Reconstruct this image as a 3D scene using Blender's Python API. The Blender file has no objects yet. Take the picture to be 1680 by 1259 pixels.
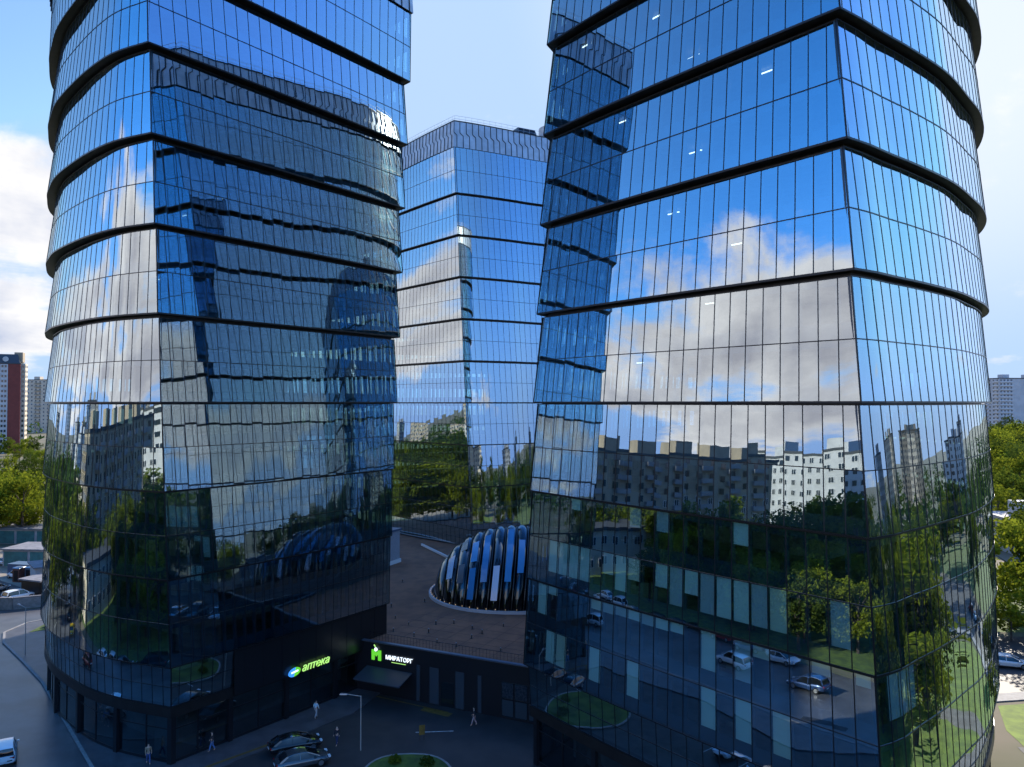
import bpy, bmesh, math, random
from mathutils import Vector, Matrix, noise
R = math.radians
random.seed(7)
scene = bpy.context.scene
COL = scene.collection
EYE = 31.5          # camera height above the ground
U = 7.6             # height of a two-storey block

# ------------------------------------------------------------------ camera
cd = bpy.data.cameras.new("camera"); cam = bpy.data.objects.new("camera", cd); COL.objects.link(cam)
cd.sensor_width = 36; cd.lens = 1250 / 1680 * 36; cd.clip_end = 8000; cd.clip_start = 0.1
cam.location = (0, 0, EYE); cam.rotation_euler = (R(90 + 1.44), 0, 0)
scene.camera = cam
scene.view_settings.view_transform = 'Standard'; scene.view_settings.look = 'None'
scene.view_settings.exposure = 0.92; scene.view_settings.gamma = 1
scene.cycles.max_bounces = 14; scene.cycles.glossy_bounces = 8; scene.cycles.transparent_max_bounces = 24
scene.cycles.transmission_bounces = 4; scene.cycles.diffuse_bounces = 3

# ------------------------------------------------------------------ sun and sky
SUN_AZ, SUN_EL = 31.0, 30.0      # degrees right of the view axis, degrees up
sd = bpy.data.lights.new("sun", 'SUN'); sun = bpy.data.objects.new("sun", sd); COL.objects.link(sun)
sd.energy = 4.8; sd.angle = R(0.5); sd.color = (1.0, 0.90, 0.76)
sv = Vector((math.sin(R(SUN_AZ)) * math.cos(R(SUN_EL)), math.cos(R(SUN_AZ)) * math.cos(R(SUN_EL)), math.sin(R(SUN_EL))))
sun.rotation_euler = sv.to_track_quat('Z', 'Y').to_euler()

w = bpy.data.worlds.new("World"); scene.world = w; w.use_nodes = True
nt = w.node_tree; nt.nodes.clear()
def N(t, typ, **k):
    n = t.nodes.new(typ)
    for a, b in k.items():
        if a == 'i':
            for key, v in b.items(): n.inputs[key].default_value = v
        else: setattr(n, a, b)
    return n
def mth(t, op, a, b=None, c=None, clamp=False):
    n = t.nodes.new('ShaderNodeMath'); n.operation = op; n.use_clamp = clamp
    for i, v in enumerate((a, b, c)):
        if v is None: continue
        if isinstance(v, (int, float)): n.inputs[i].default_value = v
        else: t.links.new(v, n.inputs[i])
    return n.outputs[0]
def mapr(t, v, a, b, c=0.0, d=1.0, smooth=True):
    n = t.nodes.new('ShaderNodeMapRange'); n.interpolation_type = 'SMOOTHSTEP' if smooth else 'LINEAR'
    t.links.new(v, n.inputs[0])
    for i, x in enumerate((a, b, c, d)): n.inputs[i + 1].default_value = x
    return n.outputs[0]
def mixc(t, f, a, b, blend='MIX'):
    n = t.nodes.new('ShaderNodeMix'); n.data_type = 'RGBA'; n.blend_type = blend
    for s, v in ((n.inputs[0], f), (n.inputs[6], a), (n.inputs[7], b)):
        if isinstance(v, (int, float)): s.default_value = v
        elif isinstance(v, tuple): s.default_value = v if len(v) == 4 else (*v, 1)
        else: t.links.new(v, s)
    return n.outputs[2]

out = N(nt, 'ShaderNodeOutputWorld'); bg = N(nt, 'ShaderNodeBackground', i={'Strength': 0.12})
sky = N(nt, 'ShaderNodeTexSky', sky_type='NISHITA', sun_disc=False, sun_elevation=R(SUN_EL), sun_rotation=R(SUN_AZ),
        altitude=150, air_density=1.0, dust_density=0.9, ozone_density=2.2)
tc = N(nt, 'ShaderNodeTexCoord'); sep = N(nt, 'ShaderNodeSeparateXYZ'); nt.links.new(tc.outputs['Generated'], sep.inputs[0])
X, Y, Z = sep.outputs
zz = mth(nt, 'ADD', mth(nt, 'MAXIMUM', Z, 0.0), 0.16)
cx = mth(nt, 'DIVIDE', X, zz); cy = mth(nt, 'DIVIDE', Y, zz)
comb = N(nt, 'ShaderNodeCombineXYZ'); nt.links.new(cx, comb.inputs[0]); nt.links.new(cy, comb.inputs[1])
def cnoise(vec, scale, detail, rough, off=(0, 0, 0), dist=0.0):
    m = N(nt, 'ShaderNodeMapping'); m.inputs['Location'].default_value = off
    nt.links.new(vec, m.inputs[0])
    n = N(nt, 'ShaderNodeTexNoise', i={'Scale': scale, 'Detail': detail, 'Roughness': rough, 'Distortion': dist})
    nt.links.new(m.outputs[0], n.inputs['Vector']); return n.outputs['Fac']
big = cnoise(comb.outputs[0], 0.55, 3, 0.5, (3.1, 1.7, 0.0))
det = cnoise(comb.outputs[0], 1.7, 9, 0.62, (0.4, 5.2, 0.0), 0.25)
# puffy, taller clouds live in direction space
puf = cnoise(tc.outputs['Generated'], 5.5, 9, 0.58, (2.0, 0.3, 1.1), 0.2)
cl = mth(nt, 'ADD', mth(nt, 'MULTIPLY', big, 0.55), mth(nt, 'ADD', mth(nt, 'MULTIPLY', det, 0.30), mth(nt, 'MULTIPLY', puf, 0.30)))
# banks of cloud: more to the west (-X), a belt above the horizon, open sky overhead
west = mapr(nt, X, 0.25, -0.8)
low = mth(nt, 'MULTIPLY', mapr(nt, Z, 0.50, 0.22), mapr(nt, Z, 0.0, 0.09))
bias = mth(nt, 'ADD', mth(nt, 'MULTIPLY', mth(nt, 'MULTIPLY', west, low), 0.13), mth(nt, 'MULTIPLY', mapr(nt, Z, 0.30, 0.10), 0.035))
bias = mth(nt, 'SUBTRACT', bias, mth(nt, 'MULTIPLY', mapr(nt, Z, 0.33, 0.50), 0.24))
bias = mth(nt, 'SUBTRACT', bias, mth(nt, 'MULTIPLY', mth(nt, 'MULTIPLY', mapr(nt, X, -0.5, -0.75), mapr(nt, Y, -0.02, 0.16)), mth(nt, 'MULTIPLY', mapr(nt, Z, 0.10, 0.26), 0.10)))
bias = mth(nt, 'SUBTRACT', bias, mth(nt, 'MULTIPLY', mapr(nt, X, 0.5, 0.8), 0.045))
dens = mth(nt, 'ADD', cl, bias)
cover = mapr(nt, dens, 0.628, 0.705)
thick = mapr(nt, dens, 0.66, 0.80)
sunv = N(nt, 'ShaderNodeVectorMath', operation='DOT_PRODUCT'); nt.links.new(tc.outputs['Generated'], sunv.inputs[0]); sunv.inputs[1].default_value = sv
sund = mapr(nt, sunv.outputs['Value'], -0.15, 0.25)
bright = mixc(nt, sund, (8.0, 6.9, 6.5, 1), (4.9, 4.8, 4.7, 1))
grey = mixc(nt, sund, (4.1, 3.6, 3.8, 1), (2.5, 2.8, 3.6, 1))
sdx, sdy, sdz = sv * 0.045
puf2 = cnoise(tc.outputs['Generated'], 5.5, 6, 0.58, (2.0 + sdx, 0.3 + sdy, 1.1 + sdz + .03), 0.2)
shade = mth(nt, 'MULTIPLY_ADD', mth(nt, 'SUBTRACT', puf2, puf), 3.2, mth(nt, 'MULTIPLY_ADD', thick, .62, .18), clamp=True)
ccol = mixc(nt, shade, bright, grey)
hs = N(nt, 'ShaderNodeHueSaturation', i={'Hue': .500}); nt.links.new(sky.outputs[0], hs.inputs['Color'])
away = mth(nt, 'MAXIMUM', mapr(nt, sunv.outputs['Value'], 0.42, -0.35), mth(nt, 'MAXIMUM', mth(nt, 'MULTIPLY', mapr(nt, Z, 0.49, 0.62), .85), mth(nt, 'MULTIPLY', mapr(nt, X, 0.56, 0.85), .7)))
nt.links.new(mth(nt, 'MULTIPLY_ADD', away, 0.27, 1.12), hs.inputs['Saturation'])
nt.links.new(mth(nt, 'MULTIPLY_ADD', away, 1.0, 1.12), hs.inputs['Value'])
hz = mixc(nt, mapr(nt, sunv.outputs['Value'], -0.3, 0.8), (2.5, 4.0, 6.6, 1), (4.0, 4.6, 5.4, 1))
skc = mixc(nt, mth(nt, 'MULTIPLY', mapr(nt, Z, 0.30, 0.02), .92), hs.outputs[0], hz)
lim0 = mixc(nt, mapr(nt, sunv.outputs['Value'], .88, .99), (2.3, 3.2, 4.7, 1), (3.8, 4.2, 4.9, 1))
lim = mixc(nt, away, lim0, (9, 9, 9, 1))
skc = mixc(nt, 1.0, skc, lim, 'DARKEN')
skc = mixc(nt, away, skc, (.86, .86, 1.0, 1), 'MULTIPLY')
skc = mixc(nt, mapr(nt, X, 0.56, 0.85), skc, (.66, .80, 1.0, 1), 'MULTIPLY')
fin = mixc(nt, cover, skc, ccol)
nt.links.new(fin, bg.inputs['Color']); nt.links.new(bg.outputs[0], out.inputs[0])

# ------------------------------------------------------------------ materials
MATS = {}
def mat(name, color=(.5, .5, .5), rough=0.6, metal=0.0, noise_amt=0.0, noise_scale=4.0, emit=None, es=1.0, col2=None, bump=0.0, spec=0.5, coat=0.0, det_=4, lo=.35, hi=.65):
    if name in MATS: return MATS[name]
    m = bpy.data.materials.new(name); m.use_nodes = True; t = m.node_tree; b = t.nodes['Principled BSDF']
    b.inputs['Base Color'].default_value = (*color, 1); b.inputs['Roughness'].default_value = rough; b.inputs['Metallic'].default_value = metal
    b.inputs['Specular IOR Level'].default_value = spec; b.inputs['Coat Weight'].default_value = coat
    if noise_amt or col2:
        g = t.nodes.new('ShaderNodeNewGeometry')
        n = N(t, 'ShaderNodeTexNoise', i={'Scale': noise_scale, 'Detail': det_, 'Roughness': .6}); t.links.new(g.outputs['Position'], n.inputs['Vector'])
        f = mapr(t, n.outputs['Fac'], lo, hi)
        c2 = col2 or tuple(max(0, c * (1 - noise_amt)) for c in color)
        t.links.new(mixc(t, f, tuple(color), tuple(c2)), b.inputs['Base Color'])
        if bump:
            bn = N(t, 'ShaderNodeBump', i={'Strength': bump, 'Distance': .05}); t.links.new(n.outputs['Fac'], bn.inputs['Height']); t.links.new(bn.outputs[0], b.inputs['Normal'])
    if emit:
        b.inputs['Emission Color'].default_value = (*emit, 1); b.inputs['Emission Strength'].default_value = es
    MATS[name] = m; return m

def glass_mat(name, tilt=0.006, wave=0.010, refl=(.74, .90, 1.0), trans=(.62, .88, .92), r0=.46, wscale=0.9):
    m = bpy.data.materials.new(name); m.use_nodes = True; t = m.node_tree; t.nodes.clear()
    o = N(t, 'ShaderNodeOutputMaterial'); mix = N(t, 'ShaderNodeMixShader')
    gl = N(t, 'ShaderNodeBsdfAnisotropic', i={'Roughness': 0.0, 'Color': (*refl, 1)})
    tr = N(t, 'ShaderNodeBsdfTransparent', i={'Color': (*trans, 1)})
    uv = N(t, 'ShaderNodeUVMap', uv_map='UVMap'); g = N(t, 'ShaderNodeNewGeometry')
    fl = N(t, 'ShaderNodeVectorMath', operation='FLOOR'); t.links.new(uv.outputs[0], fl.inputs[0])
    wn = N(t, 'ShaderNodeTexWhiteNoise', noise_dimensions='3D'); t.links.new(fl.outputs[0], wn.inputs['Vector'])
    s1 = N(t, 'ShaderNodeVectorMath', operation='SUBTRACT'); t.links.new(wn.outputs['Color'], s1.inputs[0]); s1.inputs[1].default_value = (.5, .5, .5)
    k1 = N(t, 'ShaderNodeVectorMath', operation='SCALE'); t.links.new(s1.outputs[0], k1.inputs[0]); k1.inputs['Scale'].default_value = tilt
    # every pane is its own pillow: noise space jumps from pane to pane
    off = N(t, 'ShaderNodeVectorMath', operation='MULTIPLY_ADD'); t.links.new(wn.outputs['Color'], off.inputs[0]); off.inputs[1].default_value = (1.1, 1.1, 1.1); t.links.new(uv.outputs[0], off.inputs[2])
    nn = N(t, 'ShaderNodeTexNoise', i={'Scale': wscale, 'Detail': 1.0, 'Roughness': .4}); t.links.new(off.outputs[0], nn.inputs['Vector'])
    s2 = N(t, 'ShaderNodeVectorMath', operation='SUBTRACT'); t.links.new(nn.outputs['Color'], s2.inputs[0]); s2.inputs[1].default_value = (.5, .5, .5)
    k2 = N(t, 'ShaderNodeVectorMath', operation='SCALE'); t.links.new(s2.outputs[0], k2.inputs[0]); k2.inputs['Scale'].default_value = wave
    a1 = N(t, 'ShaderNodeVectorMath', operation='ADD'); t.links.new(k1.outputs[0], a1.inputs[0]); t.links.new(k2.outputs[0], a1.inputs[1])
    a2 = N(t, 'ShaderNodeVectorMath', operation='ADD'); t.links.new(a1.outputs[0], a2.inputs[0]); t.links.new(g.outputs['Normal'], a2.inputs[1])
    nz = N(t, 'ShaderNodeVectorMath', operation='NORMALIZE'); t.links.new(a2.outputs[0], nz.inputs[0])
    t.links.new(nz.outputs[0], gl.inputs['Normal'])
    lw = N(t, 'ShaderNodeLayerWeight', i={'Blend': .5})
    fac = mth(t, 'MULTIPLY_ADD', mth(t, 'POWER', lw.outputs['Facing'], 3.5), 1 - r0, r0)
    t.links.new(fac, mix.inputs[0]); t.links.new(tr.outputs[0], mix.inputs[1]); t.links.new(gl.outputs[0], mix.inputs[2]); t.links.new(mix.outputs[0], o.inputs[0])
    MATS[name] = m; return m

G_BLUE = glass_mat('coated_blue_glass', tilt=.0062, wave=.0048)
G_STORE = glass_mat('storefront_glass', tilt=.003, wave=.005, refl=(.6, .7, .75), trans=(.35, .42, .45), r0=.18)
M_MULL = mat('dark_aluminium', (.018, .022, .028), .35, .6)
M_SOF = mat('soffit_bronze', (.035, .028, .024), .45, .3, noise_amt=.5, noise_scale=1.2)
M_SPAN = mat('spandrel_blue', (.012, .042, .075), .3, .0, noise_amt=.3, noise_scale=.6)
M_FLOOR = mat('office_floor', (.15, .15, .145), .8, noise_amt=.4, noise_scale=.5)
M_CORE = mat('office_core', (.22, .25, .26), .8, noise_amt=.4, noise_scale=.3)
M_CROWN = mat('zinc_panel', (.46, .53, .60), .4, .3, noise_amt=.25, noise_scale=.5)
M_BLACK = mat('black_panel', (.010, .011, .014), .30, .0)
M_BRONZE = mat('bronze_fascia', (.022, .020, .020), .4, .3, noise_amt=.3, noise_scale=1.0)
M_BLIND = mat('blind_fabric', (.62, .70, .64), .9)
M_DESK = mat('office_furniture', (.35, .36, .34), .6)
M_LAMP = mat('lamp_white', (.9, .9, .9), .5, emit=(1, .97, .9), es=1.6)
M_CONC = mat('concrete', (.30, .29, .28), .85, noise_amt=.3, noise_scale=1.5)
M_RAIL = mat('rail_metal', (.35, .38, .42), .4, .7)
M_TYRE = mat('tyre_rubber', (.012, .012, .012), .85)
M_RIM = mat('rim_alloy', (.45, .45, .47), .3, .9)
M_CARGL = mat('car_glass', (.01, .012, .015), .05, 0, spec=.8)
M_SKIN = mat('skin', (.55, .34, .25), .6)

# ------------------------------------------------------------------ object helpers
def tag(o, label=None, cat=None, group=None, kind=None):
    if label: o['label'] = label
    if cat: o['category'] = cat
    if group: o['group'] = group
    if kind: o['kind'] = kind
    return o
def empty(name, loc=(0, 0, 0), rz=0, label=None, cat=None, group=None):
    o = bpy.data.objects.new(name, None); COL.objects.link(o); o.location = loc; o.rotation_euler = (0, 0, rz)
    o.empty_display_size = .5
    return tag(o, label, cat, group)
class MB:
    def __init__(s): s.v = []; s.f = []; s.uv = []
    def face(s, pts, uvs=None):
        n = len(s.v); s.v += [tuple(p) for p in pts]; s.f.append(tuple(range(n, n + len(pts)))); s.uv.append(uvs)
    def grid(s, verts, faces, uvs=None):
        n = len(s.v); s.v += [tuple(p) for p in verts]
        for i, f in enumerate(faces): s.f.append(tuple(n + k for k in f)); s.uv.append(uvs[i] if uvs else None)
    def box(s, c, d, rz=0, taper=1.0):
        x, y, z = (k / 2 for k in d); ca, sa = math.cos(rz), math.sin(rz); P = []
        for dz in (-z, z):
            k = taper if dz > 0 else 1
            for dx, dy in ((-x, -y), (x, -y), (x, y), (-x, y)):
                dx2, dy2 = dx * k, dy * k
                P.append((c[0] + dx2 * ca - dy2 * sa, c[1] + dx2 * sa + dy2 * ca, c[2] + dz))
        s.grid(P, [(0, 3, 2, 1), (4, 5, 6, 7), (0, 1, 5, 4), (1, 2, 6, 5), (2, 3, 7, 6), (3, 0, 4, 7)])
    def bar(s, a, b, wd, dp, up):
        # bar from a to b, wd along the side, dp along 'up' (the outward normal)
        a, b, up = Vector(a), Vector(b), Vector(up).normalized(); d = (b - a).normalized(); sd_ = d.cross(up).normalized() * wd / 2; o = up * dp
        P = [a - sd_, a + sd_, a + sd_ + o, a - sd_ + o, b - sd_, b + sd_, b + sd_ + o, b - sd_ + o]
        s.grid(P, [(0, 1, 2, 3), (7, 6, 5, 4), (0, 4, 5, 1), (1, 5, 6, 2), (2, 6, 7, 3), (3, 7, 4, 0)])
    def tube(s, a, b, r0, r1=None, n=8, cap=True):
        r1 = r0 if r1 is None else r1; a, b = Vector(a), Vector(b); d = (b - a).normalized()
        q = d.orthogonal().normalized(); p = d.cross(q); V = []
        for c, r in ((a, r0), (b, r1)):
            for i in range(n): V.append(c + (q * math.cos(2 * math.pi * i / n) + p * math.sin(2 * math.pi * i / n)) * r)
        F = [(i, (i + 1) % n, n + (i + 1) % n, n + i) for i in range(n)]
        if cap: F += [tuple(range(n))[::-1], tuple(range(n, 2 * n))]
        s.grid(V, F)
    def loft(s, rings, cap=True):
        n = len(rings[0]); V = [p for r in rings for p in r]; F = []
        for j in range(len(rings) - 1):
            for i in range(n): F.append((j * n + i, j * n + (i + 1) % n, (j + 1) * n + (i + 1) % n, (j + 1) * n + i))
        if cap: F += [tuple(range(n))[::-1], tuple((len(rings) - 1) * n + i for i in range(n))]
        s.grid(V, F)
    def build(s, name, m, parent=None, smooth=False, link=True, angle=None):
        me = bpy.data.meshes.new(name); me.from_pydata(s.v, [], s.f)
        if any(u for u in s.uv):
            l = me.uv_layers.new(name='UVMap'); i = 0
            for f, u in zip(s.f, s.uv):
                for k in range(len(f)): l.data[i].uv = u[k] if u else (0, 0); i += 1
        ms = m if isinstance(m, (list, tuple)) else [m]
        for x in ms: me.materials.append(x)
        me.update()
        if smooth:
            me.polygons.foreach_set('use_smooth', [True] * len(me.polygons))
            if angle: me.set_sharp_from_angle(angle=R(angle))
        o = bpy.data.objects.new(name, me)
        if link: COL.objects.link(o)
        if parent: o.parent = parent
        return o
def copy_tree(o, parent=None):
    c = o.copy(); COL.objects.link(c); c.parent = parent
    for ch in list(o.children): copy_tree(ch, c)
    return c
def fixn(o):
    bm = bmesh.new(); bm.from_mesh(o.data); bmesh.ops.recalc_face_normals(bm, faces=bm.faces); bm.to_mesh(o.data); bm.free(); return o
def sheet(name, pts, z, m, kind='structure', thick=0):
    mb = MB()
    mb.face([(x, y, z) for x, y in pts])
    if thick:
        n = len(pts)
        for i in range(n):
            a, b = pts[i], pts[(i + 1) % n]; mb.face([(a[0], a[1], z - thick), (b[0], b[1], z - thick), (b[0], b[1], z), (a[0], a[1], z)])
    o = mb.build(name, m)
    if thick: fixn(o)
    if o.data.polygons[0].normal.z < 0: o.data.flip_normals() if hasattr(o.data, 'flip_normals') else None
    return tag(o, kind=kind)

# ------------------------------------------------------------------ ground
M_GROUND = mat('ground_mix', (.075, .085, .035), .95, col2=(.16, .13, .09), noise_scale=.03, bump=.2)
M_ASPH = mat('asphalt', (.020, .021, .024), .65, col2=(.034, .033, .034), noise_scale=.35, det_=8)
M_WET = mat('worn_wet_asphalt', (.12, .12, .125), .36, col2=(.07, .07, .075), noise_scale=.18, det_=6)
M_PAVE = mat('paving', (.085, .084, .092), .45, noise_amt=.3, noise_scale=.7)
M_CURB = mat('kerb_stone', (.28, .27, .26), .8, noise_amt=.25, noise_scale=2)
M_GRASS = mat('grass', (.09, .14, .016), .9, col2=(.035, .065, .012), noise_scale=.8, bump=.6, det_=8)
M_SOIL = mat('sandy_yard', (.30, .25, .19), .9, col2=(.19, .17, .14), noise_scale=.12, det_=6)
M_YEL = mat('yellow_paint', (.20, .12, .02), .6, noise_amt=.4, noise_scale=3)
M_WHT = mat('white_paint', (.6, .6, .58), .6, noise_amt=.4, noise_scale=3)
gm = MB()
gm.face([(-4000, -4000, 0), (4000, -4000, 0), (4000, 4000, 0), (-4000, 4000, 0)]); tag(gm.build('ground', M_GROUND), kind='structure')

# pavement round the left tower, kerb along its edge
PAVE_L = [(-8, 34), (-22, 49), (-36.4, 66.7), (-52.9, 86.6), (-60.5, 94.5), (-66.5, 100.5), (-69.4, 105), (-69.2, 109.5), (-65, 114.5), (-56, 120), (-40, 128), (-24, 120), (-14, 84), (-16, 78), (-27, 64), (-18, 50), (-8, 42)]
sheet('pavement', PAVE_L, .13, M_PAVE, thick=.14)
kb = MB()
for a, b in zip(PAVE_L[:11], PAVE_L[1:11]): kb.bar((a[0], a[1], .07), (b[0], b[1], .07), .28, .10, (0, 0, 1))
tag(kb.build('kerb', M_CURB), kind='structure')
sheet('road', [(-8, 33.9), (-22, 48.9), (-36.5, 66.7), (-53, 86.6), (-60.6, 94.5), (-66.6, 100.5), (-69.5, 105), (-69.3, 109.6), (-65, 114.6), (-56, 120.1), (-40, 128.1), (-30, 133), (-38, 139), (-58, 126), (-73, 117.2), (-120, 110), (-200, 100), (-200, 82), (-100, 92), (-84, 84), (-66, 70), (-50, 54), (-34, 38), (-18, 20), (-8, 8)], .008, M_WET)
sheet('parking_lot', [(-8, 34), (-18, 50), (-27, 64), (-16, 78), (-14, 84), (2, 76), (10, 66), (19, 42), (60, 62), (70, 50), (40, -10), (-8, -10), (-8, 8), (-7, 20)], .012, M_ASPH)
sheet('yard', [(-125, 115), (-76, 120), (-62, 128), (-60, 166), (-114, 167)], .010, M_SOIL)
sheet('yard_asphalt', [(-118, 118.5), (-78, 121.8), (-84, 131), (-95, 139), (-115, 145)], .016, M_ASPH)
# island with planting beside the left tower
sheet('planting_bed', [(-66, 105), (-60, 108.5), (-57, 112), (-60, 113.5), (-66.2, 109.5)], .16, M_GRASS, thick=.05)
# green island in the court and marks
isl = [(-9.0 + 3.9 * math.copysign(abs(math.cos(t)) ** .8, math.cos(t)) + .06 * math.sin(5 * t), 64.0 + 4.9 * math.copysign(abs(math.sin(t)) ** .8, math.sin(t))) for t in [k * math.pi / 16 for k in range(32)]]
sheet('grass_island', isl, .14, M_GRASS, thick=.14)
ik = MB()
for a, b in zip(isl, isl[1:] + isl[:1]): ik.bar((a[0], a[1], .06), (b[0], b[1], .06), .2, .10, (0, 0, 1))
tag(ik.build('island_kerb', M_CURB), kind='structure')
mk = MB()
def stripe(a, b, wd, z=.018):
    a, b = Vector((*a, z)), Vector((*b, z)); s_ = (b - a).cross(Vector((0, 0, 1))).normalized() * wd / 2
    mk.face([a - s_, b - s_, b + s_, a + s_])
stripe((-21.5, 76.2), (-15.4, 83.0), .22); stripe((-15.4, 83.0), (-6.5, 78.3), .22); stripe((-9.2, 79.2), (-6.2, 77.6), .9)
stripe((-26.5, 66.2), (-21.5, 71.6), .3, .15); stripe((-26.5, 66.2), (-24.5, 65.6), .3, .15)
tag(mk.build('yellow_markings', M_YEL), kind='structure')
mk = MB()
for k in range(7): stripe((-2 + k * 2.8, 52 - k * 2.6), (-5.4 + k * 2.8, 48.4 - k * 2.6), .12)
for k in range(6): stripe((-12 + k * 2.7, 34 - k * 2.4), (-15.4 + k * 2.7, 30.4 - k * 2.4), .12)
for k in range(10): stripe((-70 - k * 9, 93.5 + k * 1.2 - (6 if k == 0 else 0)), (-74 - k * 9, 94 + k * 1.2 - (6 if k == 0 else 0)), .15)
stripe((-9.2, 73.6), (-5.6, 73.9), .15); stripe((-13.5, 66.5), (-9.8, 63.0), .12)
tag(mk.build('white_markings', M_WHT), kind='structure')
mk = MB(); rp = random.Random(4)
for _ in range(26):
    x, y = rp.uniform(-20, 40), rp.uniform(5, 60); a = rp.uniform(0, 3.1); l_, w_ = rp.uniform(1.5, 7), rp.uniform(.8, 2.2)
    if y < 34 - .0 and x < -5: continue
    e = Vector((math.cos(a), math.sin(a), 0)); f_ = Vector((-e.y, e.x, 0)); c = Vector((x, y, .0155 + .0002 * _))
    mk.face([c - e * l_ / 2 - f_ * w_ / 2, c + e * l_ / 2 - f_ * w_ / 2, c + e * l_ / 2 + f_ * w_ / 2, c - e * l_ / 2 + f_ * w_ / 2])
tag(mk.build('asphalt_patches', mat('patch_asphalt', (.012, .012, .013), .7, col2=(.04, .038, .036), noise_scale=1.5)), kind='structure')
# right side: lawn, path, service road
sheet('lawn', [(30, 40), (44, 54), (47.5, 74), (50.5, 80), (75, 84), (110, 70), (90, 20), (50, 10)], .020, mat('sunny_grass', (.16, .23, .02), .9, col2=(.09, .14, .015), noise_scale=.6, bump=.5, det_=8))  # lighter copy of the grass, sunlight on the lawn put into its colour
sheet('path', [(36, 40), (44, 58), (46.2, 70.5), (62, 66), (80, 40), (78, 38), (60, 62.5), (49, 66.3), (45.5, 56), (38, 39)], .026, mat('path_paving', (.17, .16, .15), .9, noise_amt=.3, noise_scale=1))
sheet('service_road', [(44, 78), (47.5, 81.5), (75, 86), (160, 70), (170, 96), (78, 103), (52, 104), (48, 92)], .014, M_ASPH)
sheet('kerb_path', [(47.2, 80.3), (75, 84.6), (120, 75), (120, 77), (75, 86.9), (47.6, 82.2)], .13, M_CURB, thick=.12)
sheet('far_lawn', [(52, 106), (78, 105), (170, 98), (190, 150), (70, 145)], .020, M_GRASS)
sheet('left_lawn', [(-86, 82), (-102, 90), (-200, 80), (-200, 20), (-120, -10), (-10, -12), (-9, 6), (-19, 18), (-35, 36), (-51, 52), (-67, 68)], .020, M_GRASS)

# ------------------------------------------------------------------ towers
def catmull(P, n):
    # dense smooth curve through P
    Q = [P[0] * 2 - P[1]] + P + [P[-1] * 2 - P[-2]]; out_ = []
    for i in range(1, len(Q) - 2):
        for j in range(12):
            t = j / 12; a, b, c, d = Q[i - 1:i + 3]
            out_.append(0.5 * ((2 * b) + (c - a) * t + (2 * a - 5 * b + 4 * c - d) * t * t + (3 * b - a - 3 * c + d) * t ** 3))
    out_.append(P[-1])
    L = [0]
    for a, b in zip(out_, out_[1:]): L.append(L[-1] + (b - a).length)
    res = []; k = 0
    for i in range(n + 1):
        t = L[-1] * i / n
        while k < len(L) - 2 and L[k + 1] < t: k += 1
        f = (t - L[k]) / max(1e-9, L[k + 1] - L[k]); res.append(out_[k].lerp(out_[k + 1], min(1, f)))
    return res

class Tower:
    """segments: list of lists of plan points (x, y, driftx, drifty per level) running round the plan; consecutive
    segments share a sharp corner."""
    def __init__(s, segs, pan=1.2, dmid=(.6, .9), dcor=(.38, .42)):
        s.segs = segs; s.dmid = dmid; s.dcor = dcor; s.n = []
        for sg in segs:
            L = sum(math.hypot(b[0] - a[0], b[1] - a[1]) for a, b in zip(sg, sg[1:])); s.n.append(max(4, round(L / pan)))
        s.cc = Vector((sum(p[0] for g in segs for p in g) / sum(len(g) for g in segs), sum(p[1] for g in segs for p in g) / sum(len(g) for g in segs)))
    def ring(s, lev, inset=0.0, flare=None):
        """list of segments, each a list of 2D points at this level; inset metres inward; flare(seg, t) extra inset."""
        raw = [catmull([Vector((p[0] + p[2] * (lev - 2), p[1] + p[3] * (lev - 2))) for p in sg], n) for sg, n in zip(s.segs, s.n)]
        S = len(raw); area = 0; loop = [p for r in raw for p in r[:-1]]
        for a, b in zip(loop, loop[1:] + loop[:1]): area += a.x * b.y - b.x * a.y
        sg = 1 if area > 0 else -1
        res = []
        for k, r in enumerate(raw):
            o = []
            for i, p in enumerate(r):
                pr = r[i - 1] if i else raw[k - 1][-2]; nx = r[i + 1] if i < len(r) - 1 else raw[(k + 1) % S][1]
                d1 = (p - pr).normalized(); d2 = (nx - p).normalized()
                n1 = Vector((-d1.y, d1.x)) * sg; n2 = Vector((-d2.y, d2.x)) * sg    # inward
                b = (n1 + n2); b = b / max(.25, b.length_squared / 2)               # miter
                d = inset + (flare(k, i / (len(r) - 1)) if flare else 0)
                o.append(p + b * d)
            res.append(o)
        return res
    def flare(s, amount=1.0, k0=0.0):
        def f(k, t):
            big = s.dmid[min(k, len(s.dmid) - 1)]; c = s.dcor[min(k, len(s.dcor) - 1)]
            return amount * (c + (big - c) * math.sin(math.pi * min(1, max(0, t))) ** .8)
        return f

def bridge(mb, r0, z0, r1, z1, uv0=None):
    for k, (a, b) in enumerate(zip(r0, r1)):
        n = len(a); V = [(p.x, p.y, z0) for p in a] + [(p.x, p.y, z1) for p in b]; F = []; UV = []
        for i in range(n - 1):
            F.append((i, i + 1, n + i + 1, n + i))
            if uv0 is not None:
                o = 100 * k; UV.append(((o + i, uv0), (o + i + .999, uv0), (o + i + .999, uv0 + .999), (o + i, uv0 + .999)))
        mb.grid(V, F, UV if uv0 is not None else None)
def lerpr(r0, r1, t): return [[p.lerp(q, t) for p, q in zip(a, b)] for a, b in zip(r0, r1)]
def outn(r, k, i, cc):
    a = r[k][max(0, i - 1)]; b = r[k][min(len(r[k]) - 1, i + 1)]; d = (b - a).normalized(); n = Vector((d.y, -d.x))
    if n.dot(r[k][i] - cc) < 0: n = -n
    return n
def cap(mb, ring, z):
    mb.face([(p.x, p.y, z) for r in ring for p in r[:-1]])
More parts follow.
